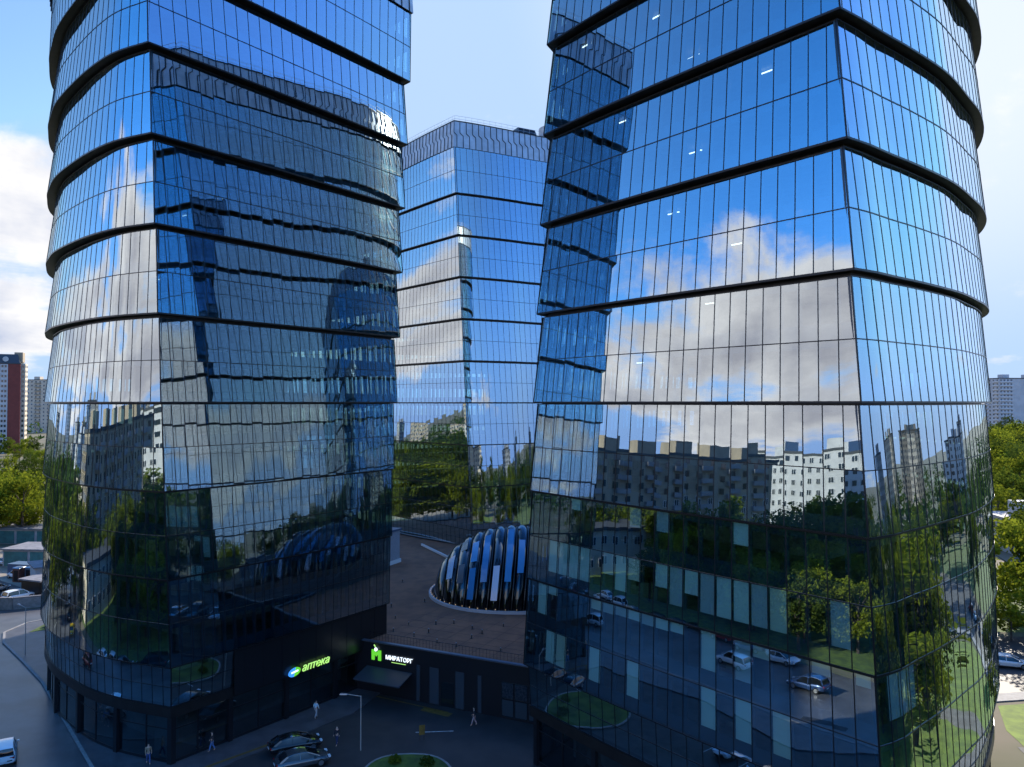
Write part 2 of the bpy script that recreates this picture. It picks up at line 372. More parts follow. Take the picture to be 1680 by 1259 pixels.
def mullions(mb, r0, z0, r1, z1, cc, wd=.055, dp=.022, rail=(0, 1)):
    for k in range(len(r0)):
        n = len(r0[k])
        for i in range(n):
            nn = outn(r0, k, i, cc); a = r0[k][i]; b = r1[k][i]
            w_ = wd * (1.9 if i in (0, n - 1) else 1)
            mb.bar((a.x, a.y, z0), (b.x, b.y, z1), w_, dp, (nn.x, nn.y, 0))
        for t in rail:
            z = z0 + (z1 - z0) * t; rr = lerpr(r0, r1, t)[k]
            for i in range(n - 1):
                nn = outn(r0, k, i, cc); a, b = rr[i], rr[i + 1]
                mb.bar((a.x, a.y, z), (b.x, b.y, z), .06, dp + .012, (nn.x, nn.y, 0))

GAP = .30
def zl(lev): return EYE + lev * U
def build_tower(T, name, label, flares, top=6.1, crown=6.73, crown_detail=True, lowest=-3):
    root = empty(name, (0, 0, 0), 0, label, 'office tower', 'three glass office towers of the complex')
    lev = lowest
    while lev < top - .05:
        z0 = zl(lev); nxt = top if lev + 1.3 > top else lev + 1; z1 = zl(nxt) - (GAP if lev >= 0 else .13) if nxt < top else zl(nxt)
        fl = flares.get(lev, 1.0)
        r0 = T.ring(lev); r1 = T.ring(nxt, 0, T.flare(fl) if nxt < top else T.flare(fl * .3)); rm = lerpr(r0, r1, .5); zm = (z0 + z1) / 2
        g = MB(); 
        bridge(g, r0, z0, rm, zm, (lev + 10) * 2); bridge(g, rm, zm, r1, z1, (lev + 10) * 2 + 1)
        gb = g.build('glass_band', G_BLUE, root, smooth=True)
        m_ = MB(); mullions(m_, r0, z0, r1, z1, T.cc, rail=(0, .5, 1)); m_.build('mullion_grid', M_MULL, gb)
        # floor slabs, spandrels and piers of the two storeys
        sp = MB(); fs = MB(); so = MB()
        for (ra, za, rb, zb) in ((r0, z0, rm, zm), (rm, zm, r1, z1)):
            h = zb - za
            ia = [[p + (T.cc - p).normalized() * .22 for p in q] for q in ra]; ib = [[p + (T.cc - p).normalized() * .22 for p in q] for q in rb]
            c = lerpr(ia, ib, 1.0 / h); bridge(sp, ia, za + .05, c, za + 1.0)
            d = lerpr(ia, ib, (h - .45) / h); bridge(sp, d, zb - .45, ib, zb - .03)
            for k in range(len(ia)):
                for i in range(0, len(ia[k])):
                    nn = outn(ia, k, i, T.cc); a = ia[k][i]; b = ib[k][i]
                    sp.bar((a.x, a.y, za + .05), (b.x, b.y, zb - .03), .30, -.12, (nn.x, nn.y, 0))
            cap(fs, [[p + (T.cc - p).normalized() * .3 for p in q] for q in ra], za + .06)
            cap(fs, [[p + (T.cc - p).normalized() * .3 for p in q] for q in rb], zb - .10)
        sp.build('spandrel_band', M_SPAN, root); fs.build('floor_slab', M_FLOOR, root)
        if lev > lowest:
            rl = T.ring(lev, 0, T.flare(flares.get(lev - 1, 1.0)))     # top of the block below
            ins = [[p + (T.cc - p).normalized() * 0.35 for p in q] for q in rl]
            bridge(so, r0, z0 - .002, ins, z0 - .03); bridge(so, ins, z0 - .03, ins, z0 - (GAP if lev > 0 else .12) - .1)
            lip = [[p + (p - T.cc).normalized() * .03 for p in q] for q in r0]
            lt = .09 if lev >= 0 else .035; bridge(so, lip, z0 + lt, lip, z0 - .05); bridge(so, lip, z0 - .05, r0, z0 - .002)
            so.build('soffit', M_SOF if lev >= 0 else M_MULL, root)
        lev = nxt
    # core
    co = MB(); rc = T.ring(2)
    cr = [[T.cc + (p - T.cc) * .42 for p in q] for q in rc]
    bridge(co, cr, .2, cr, zl(top) - .5); co.build('core_wall', M_CORE, root)
    # crown of zinc panels with stepped seams
    r0 = T.ring(top, -.05); r1 = T.ring(top, .18); z0, z1 = zl(top) + .02, zl(crown)
    c = MB(); bridge(c, r0, z0, r1, z1); cb = c.build('roof_crown', M_CROWN, root, smooth=True)
    s = MB(); zm = (z0 + z1) / 2; rmid0 = lerpr(r0, r1, .56); rmid1 = lerpr(r0, r1, .44)
    for k in range(len(r0)):
        for i in range(0, len(r0[k]) - 1):
            nn = outn(r0, k, i, T.cc); up = (nn.x, nn.y, 0)
            a = r1[k][i]; b = rmid0[k][i]; c2 = rmid1[k][i].lerp(rmid1[k][i + 1], .5); d = r0[k][i].lerp(r0[k][i + 1], .5)
            h = z1 - z0
            s.bar((b.x, b.y, z0 + h * .56), (a.x, a.y, z1), .09, .09, up)
            s.bar((c2.x, c2.y, z0 + h * .46), (b.x, b.y, z0 + h * .56), .09, .09, up)
            s.bar((d.x, d.y, z0), (c2.x, c2.y, z0 + h * .46), .09, .09, up)
    s.build('panel_seams', M_MULL, cb)
    rf = MB(); cap(rf, T.ring(top, .3), z1 - .25); rf.build('roof', M_CONC, root)
    rim = MB(); ro = T.ring(top, .1); ri = T.ring(top, .45); bridge(rim, ro, z1 - .02, ro, z1 + .14); bridge(rim, ro, z1 + .14, ri, z1 + .14); bridge(rim, ri, z1 + .14, ri, z1 - .25)
    rim.build('parapet_cap', M_MULL, root)
    rl = MB(); rr = T.ring(top, .5)
    for k in range(len(rr)):
        for i in range(0, len(rr[k]) - 1, 1):
            a, b = rr[k][i], rr[k][i + 1]
            rl.tube((a.x, a.y, z1), (a.x, a.y, z1 + 1.15), .025, n=4)
            for hz in (.6, 1.15): rl.tube((a.x, a.y, z1 + hz), (b.x, b.y, z1 + hz), .025, n=4)
    rl.build('roof_railing', M_RAIL, root)
    # base: one glazed storey, a bronze fascia and the shop storey
    zb = zl(lowest)
    ra = T.ring(lowest, .35); rb = T.ring(lowest, .5); g = MB(); bridge(g, rb, 5.2, ra, zb - .15, 2)
    gb = g.build('glass_band', G_BLUE, root, smooth=True); m_ = MB(); mullions(m_, rb, 5.2, ra, zb - .15, T.cc, rail=(0, .5, 1)); m_.build('mullion_grid', M_MULL, gb)
    so = MB(); r0 = T.ring(lowest); bridge(so, r0, zb - .002, T.ring(lowest, 1.0), zb - .05)
    lip = [[p + (p - T.cc).normalized() * .03 for p in q] for q in r0]; bridge(so, lip, zb + .035, lip, zb - .05); bridge(so, lip, zb - .05, r0, zb - .002)
    so.build('soffit', M_MULL, root)
    fs = MB(); cap(fs, T.ring(lowest, .8), 5.3); cap(fs, T.ring(lowest, .8), zb - .2); fs.build('floor_slab', M_FLOOR, root)
    fa = MB(); o_ = T.ring(lowest, .4); i_ = T.ring(lowest, 1.3); bridge(fa, o_, 4.25, o_, 5.15); bridge(fa, o_, 5.15, i_, 5.16); bridge(fa, o_, 4.25, i_, 4.24); fa.build('fascia', M_BRONZE, root)
    sh = T.ring(lowest, 1.0); g = MB(); bridge(g, sh, .1, sh, 4.25, 0); gb = g.build('shop_glazing', G_STORE, root)
    m_ = MB()
    for k in range(len(sh)):
        for i in range(0, len(sh[k]), 3):
            nn = outn(sh, k, i, T.cc); a = sh[k][i]
            m_.bar((a.x, a.y, 0), (a.x, a.y, 4.25), .45 if i % 6 == 0 else .12, .3 if i % 6 == 0 else .06, (nn.x, nn.y, 0))
        for i in range(len(sh[k]) - 1):
            nn = outn(sh, k, i, T.cc); a, b = sh[k][i], sh[k][i + 1]
            m_.bar((a.x, a.y, 3.0), (b.x, b.y, 3.0), .10, .05, (nn.x, nn.y, 0)); m_.bar((a.x, a.y, .22), (b.x, b.y, .22), .3, .08, (nn.x, nn.y, 0))
    m_.build('shop_frame', M_BLACK, gb)
    iw = MB(); q = T.ring(lowest, 4.5); bridge(iw, q, 0, q, 4.2); iw.build('shop_back_wall', M_CORE, root)
    return root

FL = {-3: .25, -2: .40, -1: .62, 0: .9, 1: 1, 2: 1, 3: 1, 4: 1, 5: 1}
# left tower: face towards the court B->C, then round the back and along the convex street side to B again
TL = Tower([
    [(-30.3, 64.2, -.2, -.35), (-25.78, 70.2, -.09, -.2), (-21.35, 76.25, .02, -.05), (-17.0, 82.4, .13, .1), (-12.8, 88.6, .24, .25)],
    [(-12.8, 88.6, .24, .25), (-17.5, 94.0, .1, .2), (-25, 101.5, 0, .1), (-36, 107.5, 0, .1), (-49, 107.2, 0, 0), (-56.8, 100.6, 0, 0), (-55.9, 92.3, 0, 0), (-51.7, 84.2, 0, 0), (-49.0, 80.2, 0, 0), (-45.8, 76.1, 0, -.05), (-40.7, 71.0, -.05, -.1), (-36.9, 67.8, -.1, -.2), (-34.0, 65.9, -.15, -.3), (-30.3, 64.2, -.2, -.35)]],
    dmid=(.75, .95), dcor=(.62, .58))
tower_left = build_tower(TL, 'glass_tower', 'stepped blue glass tower with curved side at left, carrying the pharmacy sign', FL)
# right tower: face towards the camera E->D, then the back and the convex side
TR = Tower([
    [(2.42, 64.9, .28, -.45), (6.42, 59.3, .15, -.3), (10.6, 53.85, .015, -.15), (14.85, 48.55, -.12, 0), (19.2, 43.3, -.25, .15)],
    [(19.2, 43.3, -.25, .15), (21.1, 44.6, -.25, .2), (23.2, 46.3, -.2, .2), (25.8, 48.3, -.2, .15), (29.4, 51.3, -.15, .1), (31.7, 53.5, -.15, .1), (34.4, 56.5, -.1, .1), (37.0, 59.5, -.1, .0), (39.8, 63.6, -.1, 0), (42.0, 68.2, -.1, 0), (43.8, 74, -.1, 0), (44.4, 82, 0, 0), (42.5, 91, 0, 0), (36, 98, 0, 0), (26, 99, 0, 0), (17, 92, 0, 0), (8.8, 77.1, .1, -.2), (2.42, 64.9, .28, -.45)]],
    dmid=(.72, .72), dcor=(.58, .5))
tower_right = build_tower(TR, 'glass_tower', 'nearest stepped blue glass tower at right, filling the view beside the dome', {-3: .2, -2: .3, -1: .62, 0: .8, 1: 1, 2: 1, 3: 1, 4: 1, 5: 1})
# middle tower; its unseen right end is stretched out to shade the podium
TM = Tower([
    [(-30.5, 162.0, .1, -.2), (-23.6, 153.6, 0, -.1), (-16.3, 145.2, -.2, -.1), (-9.1, 136.9, -.36, 0)],
    [(-9.1, 136.9, -.36, 0), (-5.3, 138.7, -.3, 0), (0, 141.7, -.2, 0), (5.4, 145.2, 0, 0), (20, 152, 0, 0), (38, 158, 0, 0), (60, 164, 0, 0), (88, 170, 0, 0), (90, 180, 0, 0), (60, 188, 0, 0), (25, 187, 0, 0), (-5, 183, 0, 0), (-24, 173, 0, 0), (-30.5, 162.0, .1, -.2)]],
    dmid=(.42, .42), dcor=(.32, .30))
tower_mid = build_tower(TM, 'glass_tower', 'distant blue glass tower between the other two, with a zinc clad roof crown', {-3: .5, -2: .6, -1: .8, 0: .9, 1: 1, 2: 1, 3: 1, 4: 1, 5: 1}, lowest=-3)
# rooftop plant of the middle tower
zt = zl(6.73)
ru = MB(); ru.tube((8.3, 150.5, zt), (8.3, 150.5, zt + 3.2), 3.0, n=24); ru.box((12.8, 152, zt + 1.3), (5.5, 4, 3.4), R(20))
o = ru.build('roof_drum', mat('pale_render', (.55, .54, .52), .8, noise_amt=.25, noise_scale=1), tower_mid)
ru = MB(); ru.box((2.3, 147.6, zt + .9), (5, 3, 2.2), R(28), taper=.75); ru.build('roof_plant', M_MULL, tower_mid)

# blinds behind the panes of the right tower
rb = random.Random(5)
bl_n = 0
def blind(T, seg, lev, storey, i, drop, fl):
    global bl_n
    z0 = zl(lev); z1 = zl(lev + 1) - .13; r0 = T.ring(lev); r1 = T.ring(lev + 1, 0, T.flare(fl)); t0, t1 = (0, .5) if storey == 0 else (.5, 1)
    a0 = r0[seg][i].lerp(r1[seg][i], t1 - (t1 - t0) * drop); b0 = r0[seg][i + 1].lerp(r1[seg][i + 1], t1 - (t1 - t0) * drop)
    a1 = r0[seg][i].lerp(r1[seg][i], t1); b1 = r0[seg][i + 1].lerp(r1[seg][i + 1], t1)
    nn = outn(r0, seg, i, T.cc); ins = Vector((-nn.x, -nn.y, 0)) * .13
    zlo = z0 + (z1 - z0) * (t1 - (t1 - t0) * drop); zhi = z0 + (z1 - z0) * t1 - .08
    e = (b0 - a0).normalized() * .07; ex = Vector((e.x, e.y, 0))
    P = [Vector((a0.x, a0.y, zlo)) + ins + ex, Vector((b0.x, b0.y, zlo)) + ins - ex, Vector((b1.x, b1.y, zhi)) + ins - ex, Vector((a1.x, a1.y, zhi)) + ins + ex]
    mb = MB(); th = ins.normalized() * .015; mb.grid(P + [p + th for p in P], [(0, 1, 2, 3), (7, 6, 5, 4), (0, 4, 5, 1), (2, 6, 7, 3)])
    mb.build('blind', rb.choice((M_BLIND, M_BLIND, mat('blind_grey', (.45, .50, .50), .9), mat('blind_cream', (.62, .62, .50), .9))), tower_right); bl_n += 1
nD = TR.n[0]
for i in range(nD):
    if rb.random() < .14: blind(TR, 0, -2, 1, i, rb.choice((.25, .4)), .3)
    if rb.random() < .60: blind(TR, 0, -2, 0, i, rb.choice((.45, .72, .72, .72)), .3)
    if rb.random() < .70: blind(TR, 0, -3, 1, i, rb.choice((.2, .2, .22, .7)), .2)
    if rb.random() < .22: blind(TR, 0, -3, 0, i, .72, .2)
for i in (1, 2, 3): blind(TR, 1, -3, 1, i, .7, .2)

# a few lit ceiling fittings behind the glass of the right tower
for k, (lev, t, st) in enumerate(((3, .12, 1), (3, .38, 1), (3, .5, 0), (2, .3, 1), (2, .55, 0), (1, .42, 1), (1, .7, 0), (2, .8, 1), (0, .3, 0), (0, .62, 1), (-1, .5, 0), (-2, .35, 1), (-2, .7, 1), (-3, .45, 1), (-3, .2, 1))):
    r_ = TR.ring(lev)[0]; i = int(t * (len(r_) - 1)); p = r_[i] + (TR.cc - r_[i]).normalized() * (2.2 + k % 3); z = zl(lev) + (U / 2 if st == 0 else U) - .62
    d = (r_[i + 1] - r_[i]).normalized(); mb = MB(); mb.box((p.x, p.y, z), (1.1, .12, .05), math.atan2(d.y, d.x)); mb.build('ceiling_light', M_LAMP, tower_right)
# desks by the windows in the lower storeys
for k in range(18):
    lev = (-3, -2, -3)[k % 3]; st = (k // 3) % 2; r_ = TR.ring(lev)[0]; i = 1 + (k * 7) % (len(r_) - 3); p = r_[i] + (TR.cc - r_[i]).normalized() * 1.6; z = zl(lev) + st * U / 2 + .8
    d = (r_[i + 1] - r_[i]).normalized(); mb = MB(); mb.box((p.x, p.y, z), (1.5, .7, .06), math.atan2(d.y, d.x)); mb.box((p.x, p.y, z - .35), (1.3, .05, .65), math.atan2(d.y, d.x)); mb.box((p.x + .2, p.y, z + .28), (.5, .04, .32), math.atan2(d.y, d.x)); mb.build('desk', M_DESK, tower_right)

# ------------------------------------------------------------------ podium between the towers
M_ROOFB = mat('podium_roofing', (.20, .095, .055), .9, col2=(.13, .065, .042), noise_scale=.5, det_=8, bump=.1)
PZ = 5.4
pod = empty('podium_building', (-5, 80, 0), 0, 'low black shop building with flat brown roof between the towers', 'building')
pod.location = (0, 0, 0)
PP = [(-17.2, 84.6), (4.4, 74.4), (9, 80), (22, 86), (36, 96), (40, 135), (5, 150), (-10, 141), (-20, 150), (-32, 163), (-42, 140), (-40, 112), (-22, 95)]
mb = MB()
for a, b in zip(PP, PP[1:] + PP[:1]): mb.face([(a[0], a[1], 0), (b[0], b[1], 0), (b[0], b[1], PZ), (a[0], a[1], PZ)])
mb.build('wall', M_BLACK, pod)
mb = MB(); mb.face([(x, y, PZ - .12) for x, y in PP]); ro = mb.build('roof', M_ROOFB, pod)
mb = MB()
for a, b in zip(PP, PP[1:] + PP[:1]): mb.bar((a[0], a[1], PZ + .10), (b[0], b[1], PZ + .10), .45, .12, (0, 0, 1))
mb.build('parapet', mat('parapet_metal', (.10, .14, .19), .35, .6), pod)
A, B = Vector((-17.2, 84.6, 0)), Vector((4.4, 74.4, 0)); dd = (B - A).normalized(); no = Vector((dd.y, -dd.x, 0))
if no.y > 0: no = -no
def wallpt(t, z, off=0): return A + dd * t + no * off + Vector((0, 0, z))
# shop windows at the right end, door recess, awning
def panel(name, t0, t1, z0, z1, off, m, parent, th=.05):
    mb = MB(); P = [wallpt(t0, z0, off), wallpt(t1, z0, off), wallpt(t1, z1, off), wallpt(t0, z1, off)]; Q = [p - no * th for p in P]
    mb.grid(P + Q, [(0, 1, 2, 3), (7, 6, 5, 4), (0, 4, 5, 1), (1, 5, 6, 2), (2, 6, 7, 3), (3, 7, 4, 0)]); return mb.build(name, m, parent)
M_PAN2 = mat('dark_blue_panel', (.03, .045, .06), .35)
for (t0, t1) in ((17.9, 19.2), (19.35, 20.7), (20.85, 22.2)):
    f = panel('shop_window', t0, t1, .25, 3.6, .06, G_STORE, pod); panel('window_bar', t0, t1, 1.9, 2.05, .10, M_MULL, f)
    panel('window_blind', t0 + .05, t1 - .05, .3, 1.85, .035, mat('shop_film', (.22, .24, .28), .6), f, .02)
    panel('window_poster', t0 + .05, t1 - .05, 2.1, 3.5, .035, mat('shop_display', (.20, .18, .22), .6, col2=(.05, .05, .08), noise_scale=6), f, .02)
for (t0, t1) in ((9.5, 10.6), (12.6, 13.6), (7.9, 8.3), (15.2, 15.6)):
    panel('wall_panel', t0, t1, .1, 3.8, .05, M_PAN2, pod)
panel('door', 10.9, 12.4, .05, 2.5, .05, G_STORE, pod)
# entrance awning under the sign
mb = MB(); P = [wallpt(1.6, 2.9, .1), wallpt(7.4, 2.9, .1), wallpt(7.4, 2.25, 2.6), wallpt(1.6, 2.25, 2.6)]; Q = [p - Vector((0, 0, .12)) for p in P]
mb.grid(P + Q, [(0, 1, 2, 3), (7, 6, 5, 4), (0, 4, 5, 1), (1, 5, 6, 2), (2, 6, 7, 3), (3, 7, 4, 0)]); mb.build('awning', mat('awning_grey', (.035, .045, .06), .5), pod)
# roof outlets
kerbm = MB()
SP = [(-18, 104), (-15.5, 98.5), (-11.5, 101), (-14.2, 93.4), (-12.2, 90.6), (-9.0, 90.8), (-6.9, 91.2), (-11.0, 86.2), (-8.2, 84.0), (-4.6, 89), (-4.5, 85.5), (-6.0, 82.6), (-1.0, 90), (-1.2, 81), (-13.6, 88), (-16, 112), (-9.5, 87.5), (-3.4, 87.2)]
v0 = empty('roof_vent', (*SP[0], PZ - .12), 0, 'small black pipe vent with pale cap standing on the brown podium roof', 'roof vent', 'small pipe vents on the podium roof')
mb = MB(); mb.tube((0, 0, 0), (0, 0, .42), .06, n=8); mb.tube((0, 0, 0), (0, 0, .06), .16, n=10); mb.build('pipe', M_BLACK, v0)
mb = MB(); mb.tube((0, 0, .42), (0, 0, .52), .09, .07, n=10); mb.build('vent_cap', mat('vent_cap_grey', (.25, .25, .27), .5), v0)
rr0 = random.Random(2)
VW = ['second from the left tower', 'between the left tower and the dome', 'left of the dome in the front half', 'near the shop sign end of the roof', 'just right of the sign end', 'in the middle before the dome', 'right of the middle pair', 'close above the white sign letters', 'at the front edge left of centre', 'under the left end of the dome ring', 'nearer one of the pair by the dome', 'at the front edge in the middle', 'below the centre of the dome', 'at the front edge near the right tower', 'by the corner of the left tower', 'farthest back by the grey stair housing', 'front left of the pair in the middle', 'between the dome and the front edge']
for p in SP[1:]:
    c = copy_tree(v0); c.location = (*p, PZ - .12); c.scale = (rr0.uniform(.7, 1),) * 3; c['label'] = 'small pipe vent on the brown podium roof, ' + VW.pop(0)
# kiosk like roof housing at the back left
x0, y0 = -20.8, 125
hs_ = empty('roof_housing', (0, 0, 0), 0, 'grey box shaped stair housing with dark door on the brown podium roof', 'roof housing')
mb = MB(); mb.box((x0, y0, PZ + 2.6), (3.6, 3.4, 5.2), R(-25)); mb.build('wall', mat('housing_render', (.26, .26, .29), .8, noise_amt=.15), hs_)
mb = MB(); mb.box((x0, y0, PZ + .25), (3.95, 3.75, .6), R(-25)); mb.build('plinth', mat('plinth_white', (.55, .55, .55), .8), hs_)
mb = MB(); mb.box((x0, y0, PZ + 5.35), (4.1, 3.9, .3), R(-25)); mb.build('roof', mat('housing_roof', (.03, .06, .12), .4), hs_)
q = Matrix.Rotation(R(-25), 3, 'Z'); c = Vector((x0, y0, PZ + 3.3)) + q @ Vector((-1.81, -.2, 0))
mb = MB(); mb.box(c, (.06, 2.0, 2.6), R(-25)); mb.build('louvre', M_BLACK, hs_)
# white edge upstand on the roof
mb = MB(); mb.bar((-16.5, 140, PZ), (-8, 123, PZ), .3, .35, (0, 0, 1)); o = mb.build('roof_upstand', mat('upstand', (.5, .5, .5), .8), pod)

mb = MB()
for k in range(9):
    a = wallpt(2.4 * k + 1.5, 0) - no * 1.2; b = a - no * 14
    mb.bar((a.x, a.y, PZ - .125), (b.x, b.y, PZ - .125), .05, .012, (0, 0, 1))
for k in range(1, 6):
    a = wallpt(1, 0) - no * (2.4 * k); b = wallpt(20, 0) - no * (2.4 * k); mb.bar((a.x, a.y, PZ - .125), (b.x, b.y, PZ - .125), .05, .012, (0, 0, 1))
mb.build('roof_seams', mat('roof_seam', (.035, .022, .02), .8), pod)
mb = MB()
a = wallpt(0.5, 0) - no * .9; b = wallpt(22.5, 0) - no * .9
for k in range(56):
    p = a.lerp(b, k / 55); mb.tube((p.x, p.y, PZ), (p.x, p.y, PZ + .8), .018, n=4)
mb.bar((a.x, a.y, PZ + .8), (b.x, b.y, PZ + .8), .05, .04, (0, 0, 1)); mb.build('roof_railing', M_MULL, pod)
# glazed dome with scalloped ribs
dm = empty('glazed_dome', (0, 0, 0), 0, 'dark ribbed glass dome with bright blue and pale panes on the brown podium roof', 'glass dome')
DC = Vector((.6, 106.2, PZ - .1)); DX, DY, DH = 11.4, 10.6, 8.6; NS = 15; PER = 9
M_DG = glass_mat('dome_dark_glass', tilt=.01, wave=.004, refl=(.55, .65, .75), trans=(.06, .09, .11), r0=.10)
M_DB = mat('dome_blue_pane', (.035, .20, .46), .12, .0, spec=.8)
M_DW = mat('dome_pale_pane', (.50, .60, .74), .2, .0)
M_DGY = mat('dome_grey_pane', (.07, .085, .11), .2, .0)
def dome_prof(u, ph, bul=0):
    # u -1..1 across; ph 0 (front base) .. pi (back base)
    w_ = math.sqrt(max(0.0, 1 - abs(u) ** 2.2))
    y = -math.cos(ph) * DY * w_; z = math.sin(ph) ** .82 * DH * (w_ ** .9)
    return Vector((u * DX + .10 * z, y, z))
rr = random.Random(3)
gl_ = MB(); ribs = []
cells = []
for s_ in range(NS):
    u0, u1 = -1 + 2 * s_ / NS, -1 + 2 * (s_ + 1) / NS
    W = 6
    V = []; F = []
    for j in range(25):
        ph = math.pi * j / 24
        for i in range(W + 1):
            t = i / W; u = u0 + (u1 - u0) * t; p = dome_prof(u, ph)
            c = dome_prof((u0 + u1) / 2, ph)
            n = Vector((0, p.y / DY ** 2, p.z / DH ** 2 + 1e-5)).normalized()
            bul = math.sin(math.pi * t) * .48
            V.append(DC + p + n * bul)
    for j in range(24):
        for i in range(W): a = j * (W + 1) + i; F.append((a, a + 1, a + W + 2, a + W + 1))
    gl_.grid(V, F)
    # rib between strips
    rbm = MB(); pts = [DC + dome_prof(u0 + 1e-3, math.pi * j / 24) for j in range(25)]
    for a, b in zip(pts, pts[1:]):
        if (b - a).length > 1e-4: rbm.bar(a, b,   .12, .26, Vector((0, (a.y - DC.y) / DY ** 2, (a.z - DC.z) / DH ** 2 + .002)))
    if s_: rbm.build('rib', M_BLACK, dm)
    # coloured panes
    for j0 in range(2, 13, 1): pass
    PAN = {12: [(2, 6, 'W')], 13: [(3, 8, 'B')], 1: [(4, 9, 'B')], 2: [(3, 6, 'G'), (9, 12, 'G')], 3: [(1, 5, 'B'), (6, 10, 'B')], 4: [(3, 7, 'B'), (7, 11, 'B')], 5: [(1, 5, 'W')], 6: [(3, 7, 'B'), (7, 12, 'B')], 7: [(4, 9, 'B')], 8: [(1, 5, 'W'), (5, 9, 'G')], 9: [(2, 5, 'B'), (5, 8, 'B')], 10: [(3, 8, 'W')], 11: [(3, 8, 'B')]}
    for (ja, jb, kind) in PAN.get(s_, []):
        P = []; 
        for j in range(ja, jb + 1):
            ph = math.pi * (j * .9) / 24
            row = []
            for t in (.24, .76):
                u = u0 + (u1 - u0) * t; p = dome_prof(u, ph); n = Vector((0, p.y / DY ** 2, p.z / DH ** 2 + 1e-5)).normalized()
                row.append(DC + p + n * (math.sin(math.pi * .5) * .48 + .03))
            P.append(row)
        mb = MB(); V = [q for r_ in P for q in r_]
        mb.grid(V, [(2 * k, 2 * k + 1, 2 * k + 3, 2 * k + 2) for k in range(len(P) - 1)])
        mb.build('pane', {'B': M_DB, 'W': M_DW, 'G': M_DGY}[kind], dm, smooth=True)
gl_.build('glass_shell', M_DG, dm, smooth=True)
mb = MB(); ring = []
nn_ = 64
for i in range(nn_):
    a = 2 * math.pi * i / nn_; c_, s__ = math.cos(a), math.sin(a)
    e = 2 / 2.2
    ring.append(Vector((DC.x + math.copysign(abs(c_) ** e, c_) * (DX + .5), DC.y + s__ * (DY + .5), 0)))
for a, b in zip(ring, ring[1:] + ring[:1]): mb.bar((a.x, a.y, PZ - .12), (b.x, b.y, PZ - .12), .32, .36, (0, 0, 1))
mb.build('base_ring', mat('base_ring_pale', (.42, .43, .46), .7), dm)
for i in range(nn_ // 2 - 2, nn_):
    p = ring[i] * 1; d_ = (Vector((DC.x, DC.y, 0)) - p).normalized(); p += d_ * .1; mb = MB()
    mb.tube((p.x, p.y, PZ + .33), (p.x, p.y, PZ + .43), .05, n=6); mb.build('base_light', mat('base_light_warm', (.4, .3, .2), .5, emit=(1, .7, .4), es=.25), dm)

# ------------------------------------------------------------------ lit signs
FONT = None
def text_mesh(name, s, size, m, parent, loc, xdir, depth=.05, shear=0, bold=0.0):
    cu = bpy.data.curves.new(name, 'FONT'); cu.body = s; cu.size = size; cu.extrude = depth; cu.offset = bold; cu.shear = shear; cu.align_x = 'LEFT'
    tmp = bpy.data.objects.new(name, cu); COL.objects.link(tmp); bpy.context.view_layer.update()
    me = bpy.data.meshes.new_from_object(tmp.evaluated_get(bpy.context.evaluated_depsgraph_get())); bpy.data.objects.remove(tmp)
    me.materials.clear(); me.materials.append(m); me.name = name
    o = bpy.data.objects.new(name, me); COL.objects.link(o); o.parent = parent
    x = Vector(xdir).normalized(); z = Vector((0, 0, 1)); n = x.cross(z)
    M_ = Matrix((x, z, n)).transposed().to_4x4(); M_.translation = Vector(loc); o.matrix_world = M_; return o
E_WH = mat('lit_white', (.9, .9, .9), .5, emit=(.80, .88, .95), es=.75)
E_GR = mat('lit_green', (.1, .5, .05), .5, emit=(.10, .45, .02), es=.7)
E_YG = mat('lit_pale_green', (.6, .8, .2), .5, emit=(.42, .8, .18), es=.55)
E_BL = mat('lit_blue', (.05, .2, .6), .5, emit=(.03, .18, .62), es=1.0)
sg = empty('shop_sign', (0, 0, 0), 0, 'lit white lettering with green letter emblem on the black podium wall', 'shop sign')
M_w = wallpt(0, 0)
text_mesh('lettering', 'МИРАТОРГ', .62, E_WH, sg, wallpt(4.0, 3.9, .12), dd, .04, bold=.0)
mb = MB(); mb.bar(wallpt(4.8, 3.66, .12), wallpt(6.6, 3.66, .12), .05, .04, no); mb.build('underline', E_YG, sg)
mb = MB()
# block letter M emblem with rounded dot over it
mx, mz, s_ = 2.2, 3.6, 1.2
P = [(0, 0), (.3, 0), (.3, .62), (.5, .36), (.7, .62), (.7, 0), (1, 0), (1, 1), (.72, 1), (.5, .72), (.28, 1), (0, 1)]
pf = [wallpt(mx + x * s_, mz + y * s_ * .9, .14) for x, y in P]; pb = [p - no * .1 for p in pf]
mb.face([pf[i] for i in (0, 1, 2, 10, 11)]); mb.face([pf[i] for i in (2, 3, 9, 10)]); mb.face([pf[i] for i in (3, 4, 8, 9)]); mb.face([pf[i] for i in (4, 5, 6, 7, 8)])
for i in range(12): mb.face([pf[i], pf[(i + 1) % 12], pb[(i + 1) % 12], pb[i]])
mb.build('emblem', E_GR, sg)
mb = MB(); c = wallpt(mx + s_ * .5, mz + s_ * .98, .16); mb.tube(c - no * .02, c + no * .06, .2, n=16); mb.build('emblem_dot', E_WH, sg)
mb = MB(); mb.bar(wallpt(mx + .55, mz + 1.4, .15), wallpt(mx + .36, mz + 1.66, .15), .12, .05, no); mb.build('emblem_leaf', E_YG, sg)

